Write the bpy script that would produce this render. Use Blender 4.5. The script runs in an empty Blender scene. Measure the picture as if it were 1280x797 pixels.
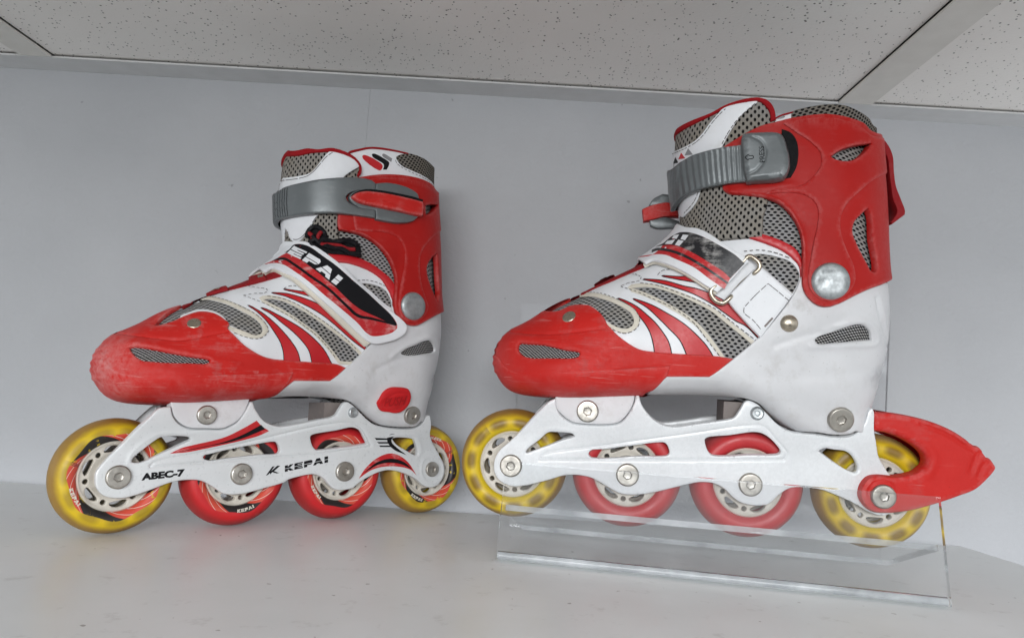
import bpy, math, random
import numpy as np
from mathutils import Vector, Matrix
from mathutils.geometry import delaunay_2d_cdt

scn = bpy.context.scene
random.seed(7); rng = np.random.default_rng(7)

# ------------------------------------------------------------------ camera
F_PX, PITCH, ROLL, CAM_H = 912.73, 0.08877, 0.06423, 0.09783      # solved from wheels, shelf edge and ceiling bars
CX, CY = 640.0, 398.5                                             # photograph 1280 x 797
_f = np.array([0, math.cos(PITCH), math.sin(PITCH)]); _u0 = np.array([0, -math.sin(PITCH), math.cos(PITCH)]); _r0 = np.array([1., 0, 0])
C_R = math.cos(ROLL)*_r0 + math.sin(ROLL)*_u0
C_U = -math.sin(ROLL)*_r0 + math.cos(ROLL)*_u0
C_F = _f; C_O = np.array([0, 0, CAM_H])
cd = bpy.data.cameras.new('camera'); cam = bpy.data.objects.new('camera', cd); scn.collection.objects.link(cam)
cd.sensor_fit = 'HORIZONTAL'; cd.sensor_width = 36; cd.lens = F_PX/1280*36; cd.clip_start = .01; cd.clip_end = 50
m = Matrix.Identity(4)
for i in range(3):
    m[i][0], m[i][1], m[i][2], m[i][3] = C_R[i], C_U[i], -C_F[i], C_O[i]
cam.matrix_world = m; scn.camera = cam

# ------------------------------------------------------------------ light
w = bpy.data.worlds.new('World'); scn.world = w; w.use_nodes = True
w.node_tree.nodes['Background'].inputs[0].default_value = (.93, .96, 1, 1)
w.node_tree.nodes['Background'].inputs[1].default_value = 1.12
def area(name, loc, target, sx, sy, power, col):
    l = bpy.data.lights.new(name, 'AREA'); l.shape = 'RECTANGLE'; l.size = sx; l.size_y = sy; l.energy = power; l.color = col
    o = bpy.data.objects.new(name, l); scn.collection.objects.link(o); o.location = loc
    o.rotation_euler = (Vector(target)-Vector(loc)).to_track_quat('-Z', 'Y').to_euler()
    return o
# bright shop floor in front of the shelf: a row of ceiling lamps beyond the edge of this low ceiling, left of the camera
area('ceiling_lamp', (-.20, -1.2, .50), (-.05, .5, .08), 1.1, .62, 42.0, (.975, .99, 1))
scn.cycles.transparent_max_bounces = 32; scn.cycles.max_bounces = 16
scn.view_settings.view_transform = 'Standard'; scn.view_settings.look = 'None'
scn.view_settings.exposure = 0; scn.view_settings.gamma = 1

# ------------------------------------------------------------------ materials
def newmat(name):
    mt = bpy.data.materials.new(name); mt.use_nodes = True
    nt = mt.node_tree; b = nt.nodes['Principled BSDF']; return mt, nt, b
class N:
    def __init__(s, nt): s.nt = nt
    def node(s, t, **k):
        n = s.nt.nodes.new(t)
        for a, v in k.items(): setattr(n, a, v)
        return n
    def ln(s, a, b): s.nt.links.new(a, b)
    def _in(s, sock, v):
        if hasattr(v, 'is_output'): s.ln(v, sock)
        else: sock.default_value = v
    def m(s, op, a, b=0., c=0.):
        n = s.node('ShaderNodeMath', operation=op)
        for i, v in enumerate((a, b, c)): s._in(n.inputs[i], v)
        return n.outputs[0]
    def v(s, op, a, b=(0, 0, 0)):
        n = s.node('ShaderNodeVectorMath', operation=op); s._in(n.inputs[0], a); s._in(n.inputs[1], b)
        return n.outputs['Value'] if op == 'LENGTH' else n.outputs[0]
    def noise(s, vec, scale, detail=3., rough=.55):
        n = s.node('ShaderNodeTexNoise'); s.ln(vec, n.inputs['Vector']); n.inputs['Scale'].default_value = scale
        n.inputs['Detail'].default_value = detail; n.inputs['Roughness'].default_value = rough; return n.outputs['Fac']
    def ramp(s, fac, lo, hi, a=0., b=1.):
        n = s.node('ShaderNodeMapRange'); s._in(n.inputs[0], fac); n.inputs[1].default_value = lo; n.inputs[2].default_value = hi
        n.inputs[3].default_value = a; n.inputs[4].default_value = b; return n.outputs[0]
    def mix(s, fac, a, b):
        n = s.node('ShaderNodeMix', data_type='RGBA'); s._in(n.inputs[0], fac); s._in(n.inputs[6], a); s._in(n.inputs[7], b); return n.outputs[2]
    def bump(s, h, strength, dist=.001):
        n = s.node('ShaderNodeBump'); s.ln(h, n.inputs['Height']); n.inputs['Strength'].default_value = strength; n.inputs['Distance'].default_value = dist; return n.outputs[0]
    def obj(s): return s.node('ShaderNodeTexCoord').outputs['Object']
    def uv(s): return s.node('ShaderNodeTexCoord').outputs['UV']
def c4(c): return (c[0], c[1], c[2], 1)

def plastic(name, col, rough=.4, wear=.0, wearcol=(.55, .17, .165), dirt=0., dirtcol=(.30, .27, .22), bump=.15, toe=False, spec=.5, metal=0., scr=0.):
    mt, nt, b = newmat(name); n = N(nt); o = n.obj()
    big = n.noise(o, 28, 4); fine = n.noise(o, 420, 5, .7); mid = n.noise(o, 120, 5, .65)
    col_s = n.mix(n.ramp(big, .3, .7), c4([x*.93 for x in col]), c4([min(1, x*1.05) for x in col]))
    if wear:
        st = n.node('ShaderNodeMapping'); n.ln(o, st.inputs[0]); st.inputs['Scale'].default_value = (60, 60, 420)
        streak = n.noise(st.outputs[0], 1.0, 4, .7)
        wf = n.m('MULTIPLY', n.ramp(n.m('ADD', n.m('MULTIPLY', mid, .6), n.m('MULTIPLY', streak, .4)), .50, .66), wear)
        wf = n.m('MULTIPLY', wf, n.ramp(big, .42, .62))
        if toe:
            sx = n.node('ShaderNodeSeparateXYZ'); n.ln(o, sx.inputs[0])
            tf = n.m('MULTIPLY', n.ramp(sx.outputs[0], -.196, -.219), n.ramp(n.m('ADD', n.m('MULTIPLY', mid, .5), n.m('MULTIPLY', fine, .5)), .38, .62))
            wf = n.m('MAXIMUM', wf, n.m('MULTIPLY', tf, .8 if name == 'red_rubber_worn' else .3))
        col_s = n.mix(wf, col_s, c4(wearcol))
        if toe:
            for rot, sc_ in ((.5, (35, 60, 900)), (-.9, (30, 60, 800)), (.1, (22, 60, 1100))):
                mp2 = n.node('ShaderNodeMapping'); n.ln(o, mp2.inputs[0]); mp2.inputs['Rotation'].default_value = (0, rot, 0); mp2.inputs['Scale'].default_value = sc_
                sf = n.m('MULTIPLY', n.ramp(n.noise(mp2.outputs[0], 1., 2, .5), .70, .74), n.ramp(big, .40, .55))
                col_s = n.mix(n.m('MULTIPLY', sf, .38), col_s, (.66, .30, .28, 1))
    if dirt:
        df = n.m('MULTIPLY', n.m('MULTIPLY', n.ramp(mid, .50, .72), n.ramp(big, .45, .65)), dirt)
        col_s = n.mix(df, col_s, c4(dirtcol))
        sp = n.m('MULTIPLY', n.ramp(n.noise(o, 900, 2, .5), .70, .76), dirt)
        col_s = n.mix(sp, col_s, c4([x*.5 for x in dirtcol]))
    if name == 'white_shell_plastic':
        sx = n.node('ShaderNodeSeparateXYZ'); n.ln(o, sx.inputs[0])
        sc = n.m('MULTIPLY', n.ramp(n.m('ABSOLUTE', n.m('SUBTRACT', n.m('SUBTRACT', sx.outputs[2], n.m('MULTIPLY', sx.outputs[0], .35)), .0975)), .0075, .001), n.ramp(sx.outputs[0], -.016, .004))
        col_s = n.mix(n.m('MULTIPLY', sc, n.ramp(mid, .36, .62, .1, .85)), col_s, (.16, .165, .18, 1))
    if name == 'white_painted_frame':
        pt = n.node('ShaderNodeNewGeometry').outputs['Pointiness']
        ch = n.m('MULTIPLY', n.ramp(pt, .53, .56), n.ramp(n.noise(o, 500, 3, .6), .60, .66))
        col_s = n.mix(n.m('MULTIPLY', ch, .7), col_s, (.25, .25, .25, 1))
    if wear and (toe or name == 'red_cuff_plastic'):
        pt = n.node('ShaderNodeNewGeometry').outputs['Pointiness']
        ew = n.m('MULTIPLY', n.m('MULTIPLY', n.ramp(pt, .515, .56), n.ramp(n.m('ADD', n.m('MULTIPLY', mid, .5), n.m('MULTIPLY', fine, .5)), .40, .60)), .5)
        col_s = n.mix(ew, col_s, c4(wearcol))
    nt.links.new(col_s, b.inputs['Base Color'])
    nt.links.new(n.ramp(fine, .3, .7, rough*.82, min(1, rough*1.2)), b.inputs['Roughness'])
    b.inputs['Metallic'].default_value = metal
    b.inputs['Specular IOR Level'].default_value = spec
    nt.links.new(n.bump(n.m('ADD', n.m('MULTIPLY', fine, .5), mid), bump, .0006), b.inputs['Normal'])
    return mt

def meshfabric(name, base, hole, px, pz, rx, rz, rot=0., weave=1.):
    mt, nt, b = newmat(name); n = N(nt); uv = n.uv()
    mp = n.node('ShaderNodeMapping'); n.ln(uv, mp.inputs[0]); mp.inputs['Rotation'].default_value = (0, 0, rot)
    wob = n.noise(uv, .6, 2)
    vec = n.v('MULTIPLY', mp.outputs[0], (10/px, 10/pz, 0))
    vec = n.v('ADD', vec, (0.13, .21, 0))
    def cell(off):
        q = n.v('FRACTION', n.v('ADD', vec, off)); q = n.v('SUBTRACT', q, (.5, .5, .5)); q = n.v('MULTIPLY', q, (px/rx, pz/rz, 0)); return n.v('LENGTH', q)
    d = n.m('MINIMUM', cell((100, 100, 0)), cell((100.5, 100.5, 0)))
    nz = n.noise(uv, 26, 3); d2 = n.m('ADD', d, n.m('MULTIPLY', n.m('SUBTRACT', nz, .5), .55))
    mask = n.ramp(d2, .78, 1.12)                     # 0 in the hole, 1 on the fabric
    th = n.noise(uv, 55, 2)
    cb = n.mix(n.ramp(th, .3, .7), c4([x*.72 for x in base]), c4([min(1, x*1.2) for x in base]))
    cb = n.mix(n.ramp(wob, .35, .7), cb, c4([base[0]*.9, base[1]*.86, base[2]*.78]))
    nt.links.new(n.mix(mask, c4(hole), cb), b.inputs['Base Color'])
    b.inputs['Roughness'].default_value = .9; b.inputs['Specular IOR Level'].default_value = .08
    nt.links.new(n.bump(n.m('ADD', mask, n.m('MULTIPLY', th, .25)), .9*weave, .0012), b.inputs['Normal'])
    return mt

RED = (.56, .013, .016)
M = {}
M['red'] = plastic('red_plastic', RED, .5, .2, spec=.3, dirt=.25, dirtcol=(.2, .02, .02))
M['red_toe'] = plastic('red_rubber_worn', (.53, .016, .012), .52, .5, wearcol=(.62, .27, .26), spec=.25, toe=True, dirt=.3, dirtcol=(.16, .02, .02), bump=.3)
M['emboss_shade'] = plastic('red_emboss_shade', (.40, .010, .012), .5, spec=.3)  # darker red stands in for shade on the embossed lettering
M['red_toe_b'] = plastic('red_rubber', (.53, .016, .012), .52, .34, spec=.25, toe=True, dirt=.3, dirtcol=(.16, .02, .02), bump=.3)
M['red_cuff'] = plastic('red_cuff_plastic', (.40, .009, .007), .46, .10, spec=.22, dirt=.15, dirtcol=(.2, .02, .02))
M['red_leather'] = plastic('red_print', (.52, .010, .016), .38, .12, bump=.1)
M['red_cloth'] = plastic('red_binding', (.30, .008, .012), .9, bump=.6, spec=.2)
M['darkred'] = plastic('dark_red_webbing', (.26, .006, .010), .7, .2, wearcol=(.4, .12, .1), bump=.6, spec=.3)
M['white'] = plastic('white_shell_plastic', (.64, .645, .66), .40, dirt=.38, bump=.12)
M['white_frame'] = plastic('white_painted_frame', (.72, .74, .755), .27, dirt=.14, dirtcol=(.34, .33, .31), bump=.08)
M['silver_frame'] = plastic('pearl_silver_frame', (.66, .68, .69), .30, dirt=.10, dirtcol=(.42, .40, .38), bump=.04, metal=.06)
M['leather'] = plastic('white_leatherette', (.77, .785, .81), .42, dirt=.22, dirtcol=(.5, .47, .40), bump=.22)
M['cream'] = plastic('cream_edging', (.66, .62, .53), .6, dirt=.4, bump=.4)
M['black'] = plastic('black_print', (.006, .006, .008), .5, bump=.15, spec=.2)
M['black_worn'] = plastic('black_print_worn', (.012, .012, .015), .40, .9, wearcol=(.55, .54, .52), bump=.3)
M['redstrap_worn'] = plastic('red_print_worn', (.50, .012, .016), .42, .8, wearcol=(.72, .6, .58), bump=.2)
M['thread'] = plastic('dark_thread', (.09, .08, .075), .8, bump=.2)
M['grey'] = plastic('grey_buckle_plastic', (.135, .15, .155), .34, .35, wearcol=(.3, .31, .31), bump=.12, metal=.25)
M['greylight'] = plastic('light_grey_print', (.25, .25, .26), .5)
M['dark'] = plastic('dark_recess', (.008, .008, .009), .7, spec=.15)
M['brown'] = plastic('frame_inner', (.20, .17, .16), .6, dirt=.5)
M['fabric'] = meshfabric('grey_air_mesh', (.36, .36, .365), (.010, .010, .012), 3.5, 3.5, 1.0, .58, .10)
M['fabric_tongue'] = meshfabric('grey_tongue_mesh', (.31, .295, .275), (.010, .010, .010), 4.2, 4.4, .72, 1.0)
M['fabric_collar'] = meshfabric('taupe_collar_mesh', (.21, .195, .175), (.012, .011, .011), 3.4, 3.0, 1.0, .62, -.35)
M['fabric_fine'] = meshfabric('fine_steel_mesh', (.50, .50, .51), (.015, .015, .017), 2.3, 1.5, .75, .42, .25)

def metal(name, col, rough, bump=.1):
    mt, nt, b = newmat(name); n = N(nt); o = n.obj()
    big = n.noise(o, 130, 4, .6); f = n.noise(o, 700, 4)
    nt.links.new(n.mix(n.ramp(big, .42, .68), c4(col), c4([x*.62 for x in col])), b.inputs['Base Color'])
    b.inputs['Metallic'].default_value = 1
    nt.links.new(n.ramp(big, .3, .7, rough*.7, rough*1.5), b.inputs['Roughness'])
    nt.links.new(n.bump(f, bump, .0004), b.inputs['Normal']); return mt
M['steel'] = metal('nickel_bolt', (.50, .475, .43), .38)
M['zinc'] = metal('zinc_rivet', (.50, .53, .54), .5, .3)
M['brass'] = metal('dull_nickel', (.52, .46, .37), .3)

def tyre(name, col, edge, lug=None, pr=False):
    mt, nt, b = newmat(name); n = N(nt); uv = n.uv()
    s = n.node('ShaderNodeSeparateXYZ'); n.ln(uv, s.inputs[0]); a, r = s.outputs[0], s.outputs[1]
    o = n.obj(); nz = n.noise(o, 160, 4); nz2 = n.noise(o, 60, 4)
    c = n.mix(n.ramp(nz2, .3, .7), c4([x*.88 for x in col]), c4(col))
    if lug:
        q = n.m('SUBTRACT', n.m('FRACT', n.m('MULTIPLY', a, 11.)), .5)
        dx = n.m('MULTIPLY', q, 2.5); dy = n.m('MULTIPLY', n.m('SUBTRACT', r, .765), 10.5)
        d = n.m('SQRT', n.m('ADD', n.m('POWER', n.m('ABSOLUTE', dx), 3.), n.m('POWER', n.m('ABSOLUTE', dy), 3.)))
        c = n.mix(n.ramp(d, .35, 1.2, 1., 0.), c, c4(lug))
    ed = n.ramp(n.m('ADD', r, n.m('MULTIPLY', n.m('SUBTRACT', nz, .5), .05)), .84, .935)
    c = n.mix(ed, c, c4(edge))
    if pr:                                           # printed flame ring, worn
        inr = n.m('MULTIPLY', n.ramp(r, .60, .605), n.ramp(n.m('ADD', r, n.m('MULTIPLY', n.m('SINE', n.m('MULTIPLY', a, 44.)), .022)), .745, .735))
        wz = n.noise(uv, 9., 3, .6)
        sect = n.m('SINE', n.m('ADD', n.m('MULTIPLY', a, 18.85), n.m('MULTIPLY', r, 9.)))
        pc = n.mix(n.ramp(sect, .18, .26), c4((.62, .075, .045)), c4((.018, .014, .014)))
        slash = n.m('SINE', n.m('ADD', n.m('MULTIPLY', a, 94.), n.m('MULTIPLY', r, 60.)))
        pc = n.mix(n.m('MULTIPLY', n.ramp(slash, .965, .985), n.ramp(sect, .3, -.2)), pc, c4((.75, .68, .6)))
        keep = n.m('MULTIPLY', inr, n.ramp(n.noise(o, 210, 5, .7), pr, pr+.05))
        c = n.mix(keep, c, pc)
    nt.links.new(c, b.inputs['Base Color'])
    nt.links.new(n.ramp(nz, .3, .7, .36, .55), b.inputs['Roughness'])
    b.inputs['Subsurface Weight'].default_value = .6 if lug else .15
    b.inputs['Subsurface Radius'].default_value = (.008, .006, .0015)
    b.inputs['Subsurface Scale'].default_value = 1.
    nt.links.new(n.bump(nz, .12, .0006), b.inputs['Normal']); return mt
YEL, YEDGE = (.68, .49, .012), (.31, .18, .035)
M['tyre_yellow_print'] = tyre('yellow_urethane_printed', YEL, YEDGE, (.42, .29, .014), .36)
M['tyre_yellow'] = tyre('yellow_urethane', YEL, YEDGE, (.25, .155, .013))
M['tyre_red_print'] = tyre('red_urethane_printed', (.56, .014, .018), (.36, .02, .02), None, .30)
M['tyre_red'] = tyre('red_urethane', (.52, .03, .036), (.46, .075, .075))
M['hub'] = plastic('ivory_hub_plastic', (.62, .58, .51), .5, dirt=.6, dirtcol=(.32, .27, .2), bump=.2)

# acrylic: clear sheet, with pale haze painted on the edges in place of refracted light
def acrylic(name, tint, haze, rough, refl=None):
    mt, nt, b = newmat(name); n = N(nt); nt.nodes.remove(b); out = nt.nodes['Material Output']
    t = n.node('ShaderNodeBsdfTransparent'); t.inputs[0].default_value = c4(tint)
    g = n.node('ShaderNodeBsdfGlossy'); g.inputs['Roughness'].default_value = rough; g.inputs['Color'].default_value = (1, 1, 1, 1)
    d = n.node('ShaderNodeBsdfDiffuse'); d.inputs[0].default_value = (.8, .82, .84, 1)
    fr = n.node('ShaderNodeFresnel'); fr.inputs[0].default_value = 1.36
    o = n.obj(); mp = n.node('ShaderNodeMapping'); n.ln(o, mp.inputs[0]); mp.inputs['Scale'].default_value = (60, 200, 700); mp.inputs['Rotation'].default_value = (0, .3, 0)
    hz = n.m('ADD', n.ramp(n.noise(o, 35, 4), .35, .75, haze*.5, haze*1.5), n.ramp(n.noise(mp.outputs[0], 1., 3, .7), .68, .78, 0., haze*2))
    m1 = n.node('ShaderNodeMixShader'); n.ln(hz, m1.inputs[0]); n.ln(t.outputs[0], m1.inputs[1]); n.ln(d.outputs[0], m1.inputs[2])
    m2 = n.node('ShaderNodeMixShader'); (n.ln(fr.outputs[0], m2.inputs[0]) if refl is None else setattr(m2.inputs[0], 'default_value', refl)); n.ln(m1.outputs[0], m2.inputs[1]); n.ln(g.outputs[0], m2.inputs[2])
    n.ln(m2.outputs[0], out.inputs[0]); return mt
M['acrylic'] = acrylic('clear_acrylic', (.985, .988, .99), .006, .02)
M['acrylic_front'] = acrylic('milky_acrylic', (.98, .985, .988), .035, .03)
M['acrylic_tray'] = acrylic('painted_haze_acrylic', (.985, .988, .99), .05, .06, .06)  # white haze put in to lighten the tray, reflection held low
M['acrylic_edge'] = acrylic('acrylic_edge_shine', (.70, .73, .75), .5, .12)

# ------------------------------------------------------------------ room surfaces
def srf(name, fn):
    mt, nt, b = newmat(name); n = N(nt); fn(nt, n, b); M[name] = mt
def _wall(nt, n, b):
    o = n.obj(); f = n.noise(o, 260, 5, .6); g = n.noise(o, 5, 3); k = n.noise(o, 45, 3)
    c = n.mix(n.ramp(g, .3, .7), (.39, .40, .418, 1), (.455, .465, .482, 1))
    c = n.mix(n.m('MULTIPLY', n.ramp(n.noise(o, 95, 2, .4), .765, .785), .5), c, (.16, .16, .16, 1))
    nt.links.new(c, b.inputs['Base Color']); b.inputs['Roughness'].default_value = .6
    nt.links.new(n.bump(n.m('ADD', f, k), .4, .0016), b.inputs['Normal'])
srf('wall_paint', _wall)
def _shelf(nt, n, b):
    o = n.obj(); g = n.noise(o, 14, 5, .6); f = n.noise(o, 330, 3)
    c = n.mix(n.ramp(g, .3, .7), (.76, .78, .775, 1), (.82, .84, .84, 1))
    c = n.mix(n.m('MULTIPLY', n.ramp(n.noise(o, 190, 2, .4), .745, .775), .8), c, (.26, .25, .235, 1))
    c = n.mix(n.m('MULTIPLY', n.ramp(n.noise(o, 60, 4, .7), .60, .75), .35), c, (.33, .325, .30, 1))
    mp = n.node('ShaderNodeMapping'); n.ln(o, mp.inputs[0]); mp.inputs['Scale'].default_value = (18, 260, 1); mp.inputs['Rotation'].default_value = (0, 0, .25)
    c = n.mix(n.m('MULTIPLY', n.ramp(n.noise(mp.outputs[0], 1, 4, .7), .66, .76), .35), c, (.66, .66, .65, 1))
    nt.links.new(c, b.inputs['Base Color']); nt.links.new(n.ramp(g, .3, .7, .28, .42), b.inputs['Roughness'])
    nt.links.new(n.bump(f, .08, .0006), b.inputs['Normal'])
srf('shelf_laminate', _shelf)
def _tile(nt, n, b):
    o = n.obj()
    vor = n.node('ShaderNodeTexVoronoi'); n.ln(o, vor.inputs['Vector']); vor.inputs['Scale'].default_value = 285; vor.inputs['Randomness'].default_value = 1
    sep = n.node('ShaderNodeSeparateColor'); n.ln(vor.outputs['Color'], sep.inputs[0])
    rad = n.ramp(sep.outputs[0], 0., 1., .07, .20)
    hole = n.ramp(n.m('SUBTRACT', vor.outputs['Distance'], rad), -.01, .05)
    hole = n.m('MAXIMUM', hole, n.ramp(sep.outputs[1], .80, .83))
    f = n.noise(o, 380, 4, .6); g = n.noise(o, 9, 3)
    c = n.mix(n.ramp(g, .3, .7), (.87, .845, .805, 1), (.92, .895, .855, 1))
    nt.links.new(n.mix(hole, (.17, .16, .145, 1), c), b.inputs['Base Color']); b.inputs['Roughness'].default_value = .9
    nt.links.new(n.bump(n.m('ADD', n.m('MULTIPLY', hole, 1.5), n.m('MULTIPLY', f, .45)), .5, .001), b.inputs['Normal'])
srf('mineral_tile', _tile)
def _bar(nt, n, b):
    o = n.obj(); g = n.noise(o, 60, 4)
    nt.links.new(n.mix(n.ramp(g, .3, .7), (.70, .68, .63, 1), (.76, .74, .69, 1)), b.inputs['Base Color']); b.inputs['Roughness'].default_value = .45
srf('bar_paint', _bar)
def _trim(nt, n, b):
    o = n.obj(); g = n.noise(o, 60, 4)
    nt.links.new(n.mix(n.ramp(g, .3, .7), (.58, .585, .58, 1), (.63, .635, .635, 1)), b.inputs['Base Color']); b.inputs['Roughness'].default_value = .45
srf('trim_paint', _trim)
srf('painted_gap_shade', lambda nt, n, b: (b.inputs['Base Color'].__setattr__('default_value', (.05, .045, .04, 1))))

# ------------------------------------------------------------------ object helpers
def mkobj(name, verts, faces, mats, parent=None, fmat=None, uv=None, smooth=True, angle=38):
    me = bpy.data.meshes.new(name); me.from_pydata([tuple(map(float, v)) for v in verts], [], [tuple(map(int, f)) for f in faces])
    for mt in mats: me.materials.append(mt)
    if fmat is not None: me.polygons.foreach_set('material_index', np.asarray(fmat, dtype=np.int32))
    if uv is not None:
        ul = me.uv_layers.new(name='UVMap'); li = np.empty(len(me.loops), dtype=np.int32); me.loops.foreach_get('vertex_index', li)
        ul.data.foreach_set('uv', np.asarray(uv, dtype=np.float32)[li].ravel())
    if smooth:
        me.polygons.foreach_set('use_smooth', np.ones(len(me.polygons), dtype=bool))
        me.set_sharp_from_angle(angle=math.radians(angle))
    me.update(); o = bpy.data.objects.new(name, me); scn.collection.objects.link(o)
    if parent: o.parent = parent
    return o
def tag(o, label=None, cat=None, group=None, kind=None):
    for k, v in (('label', label), ('category', cat), ('group', group), ('kind', kind)):
        if v: o[k] = v
    return o
def box(x0, x1, y0, y1, z0, z1):
    v = [(x, y, z) for z in (z0, z1) for y in (y0, y1) for x in (x0, x1)]
    f = [(0, 2, 3, 1), (4, 5, 7, 6), (0, 1, 5, 4), (2, 6, 7, 3), (0, 4, 6, 2), (1, 3, 7, 5)]
    return v, f
def ray(px, py): return C_F + C_R*(px-CX)/F_PX - C_U*(py-CY)/F_PX
def on_z(px, py, z): d = ray(px, py); return C_O + d*(z-C_O[2])/d[2]

# ------------------------------------------------------------------ the setting
YAW = -.0146; YE, YW, CEIL = .5587, .594, .3400
def wallpt(x, y, z): return (x*math.cos(YAW)-(y)*math.sin(YAW), (y)*math.cos(YAW)+x*math.sin(YAW), z)
def rbox(x0, x1, y0, y1, z0, z1):
    v, f = box(x0, x1, y0, y1, z0, z1); return [wallpt(*p) for p in v], f
wall = tag(bpy.data.objects.new('wall', None), 'pale grey painted wall behind the shelf', kind='structure'); scn.collection.objects.link(wall)
for x0, x1, dy in ((-1.5, -.1402, .0003), (-.140, 1.6, 0)):
    v, f = rbox(x0, x1, YW+dy, YW+.05, -.5, CEIL+.12); mkobj('wall_board', v, f, [M['wall_paint']], wall, smooth=False)
# shelf board: back right corner cut off at an angle, back edge rounded over
p1 = on_z(1226, 685, 0); p2 = on_z(1290, 706, 0)
def unw(p): c, s = math.cos(-YAW), math.sin(-YAW); return (p[0]*c-p[1]*s, p[0]*s+p[1]*c)
a1 = unw(p1); a2 = unw(p2); dirx = (a2[0]-a1[0], a2[1]-a1[1]); tt = .25
outl = [(-1.2, .13), (a1[0]+dirx[0]*8, .13), (a1[0]+dirx[0]*8, a1[1]+dirx[1]*8), (a1[0]+.002, a1[1]-.0012), (a1[0]-.012, YE), (-1.2, YE)]
outl = [(-1.2, .13), (a1[0]+.5, .13), (a1[0]+.5, a1[1]+dirx[1]/dirx[0]*.5), (a1[0]+.010, a1[1]+dirx[1]/dirx[0]*.010), (a1[0]-.012, YE), (-1.2, YE)]
vs = []; fs = []; k = len(outl)
for zz, ins in ((0, .0012), (-.0012, 0), (-.018, 0)):
    for (x, y) in outl: vs.append(wallpt(x*(1-.001*(ins > 0)), y-ins*(1 if y > .3 else -1), zz))
fs.append(tuple(range(k))); fs.append(tuple(range(2*k, 3*k))[::-1])
for r_ in range(2):
    for i in range(k):
        j = (i+1) % k; fs.append((r_*k+i, (r_+1)*k+i, (r_+1)*k+j, r_*k+j))
tag(mkobj('shelf', vs, fs, [M['shelf_laminate']], smooth=False), 'light grey laminate shelf board under the skates', kind='structure')
# ceiling: mineral tiles on a grid of bars, wall angle along the wall
zc = CEIL
def xz_at(px, py):
    p = on_z(px, py, zc-.0015); return unw(p)
L1 = xz_at(61, 67)[0]; L0 = L1-.0262; R0 = xz_at(1052, 124)[0]; R1 = R0+.0262; yf = YW-.0265
ceil_root = bpy.data.objects.new('ceiling', None); scn.collection.objects.link(ceil_root); ceil_root.location = (0, 0, zc)
tag(ceil_root, 'suspended ceiling of pinholed tiles above the skates', kind='structure')
def cpart(name, b, mat):
    v, f = b; o = mkobj(name, [(p[0], p[1], p[2]-zc) for p in v], f, [mat], smooth=False); o.parent = ceil_root; return o
for (x0, x1) in ((-.9, L0+.004), (L1+.0003, R0-.0004), (R1-.004, 1.3)):
    cpart('ceiling_tile', rbox(x0, x1, -.62, yf+.012, zc, zc+.014), M['mineral_tile'])
for (x0, x1) in ((L0, L1), (R0, R1)):
    cpart('grid_bar', rbox(x0, x1, -.62, yf-.0006, zc-.0028, zc-.0012), M['bar_paint'])
cpart('wall_angle', rbox(-1.2, 1.4, yf, YW, zc-.0030, zc-.0016), M['trim_paint'])
cpart('gap_shade_sheet', rbox(-1.2, 1.4, -.62, YW, zc+.016, zc+.018), M['painted_gap_shade'])  # dark sheet added above the tiles so the gaps read as shaded

# ------------------------------------------------------------------ skate frame of reference (millimetres inside the skate)
# local x: toe is negative, rear axle at 0; y: the side seen in the photograph is negative; z: up from the wheel bottoms
def pose(X, Y, Z, a, l):
    ex = np.array([math.cos(a), math.sin(a), 0]); ey0 = np.array([-math.sin(a), math.cos(a), 0]); ez0 = np.array([0, 0, 1.])
    ez = math.cos(l)*ez0 + math.sin(l)*ey0; ey = math.cos(l)*ey0 - math.sin(l)*ez0
    return np.array([X, Y, Z]), np.stack([ex, ey, ez])
POSE = {'A': pose(-.05877, .54428, .0004, .66442, .064), 'B': pose(.2083, .4204, .01933, -.13052, -.03332)}
WX = [-203.0, -136.0, -68.2, 0.0]; WR = 32.0

# boot silhouette in the middle plane: x, z, edge rounding radius, inset under the outer shells
BODY = [(-218.5, 91, 40, 3), (-217, 102, 40, 3), (-211.5, 110.5, 38, 3), (-200, 116.5, 36, 2.5), (-186, 126, 36, 2), (-168, 136, 36, 2), (-150, 146, 36, 2),
        (-129, 159, 34, 2.5), (-112, 178, 34, 3), (-115, 202, 33, 3.5), (-117.5, 228, 33, 4), (-116, 250, 33, 4), (-114, 330, 33, 4),
        (-3, 330, 34, 4), (-3, 250, 34, 4), (-1.5, 228, 34, 4.5), (1.5, 200, 34, 4.5), (4.5, 157, 32, 4.5), (5.5, 143, 30, 3.5), (5.5, 115, 28, 2.6), (2, 96, 26, 2.6), (-2.5, 77, 18, 2.6),
        (-8, 62, 9, 1), (-14, 59.5, 7, 1), (-40, 61, 7, 1), (-54, 67.5, 8, 1), (-66, 75, 9, 1), (-82, 79, 10, 2), (-130, 77.5, 10, 2), (-182, 73.5, 12, 2), (-207, 75.5, 22, 2.5), (-215, 82.5, 34, 3)]
WID = [(-205, 92, 35), (-172, 86, 39), (-150, 100, 39), (-120, 90, 37), (-80, 92, 34), (-40, 92, 32), (0, 95, 30), (-30, 64, 22), (-8, 64, 21.5), (-52, 66, 23), (-130, 140, 34), (-92, 150, 36),
       (-40, 144, 38), (-40, 200, 35.5), (-92, 222, 31), (-20, 232, 33), (-60, 250, 32.5), (-10, 150, 35), (-102, 200, 31), (-60, 120, 35), (-185, 105, 37)]

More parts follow.
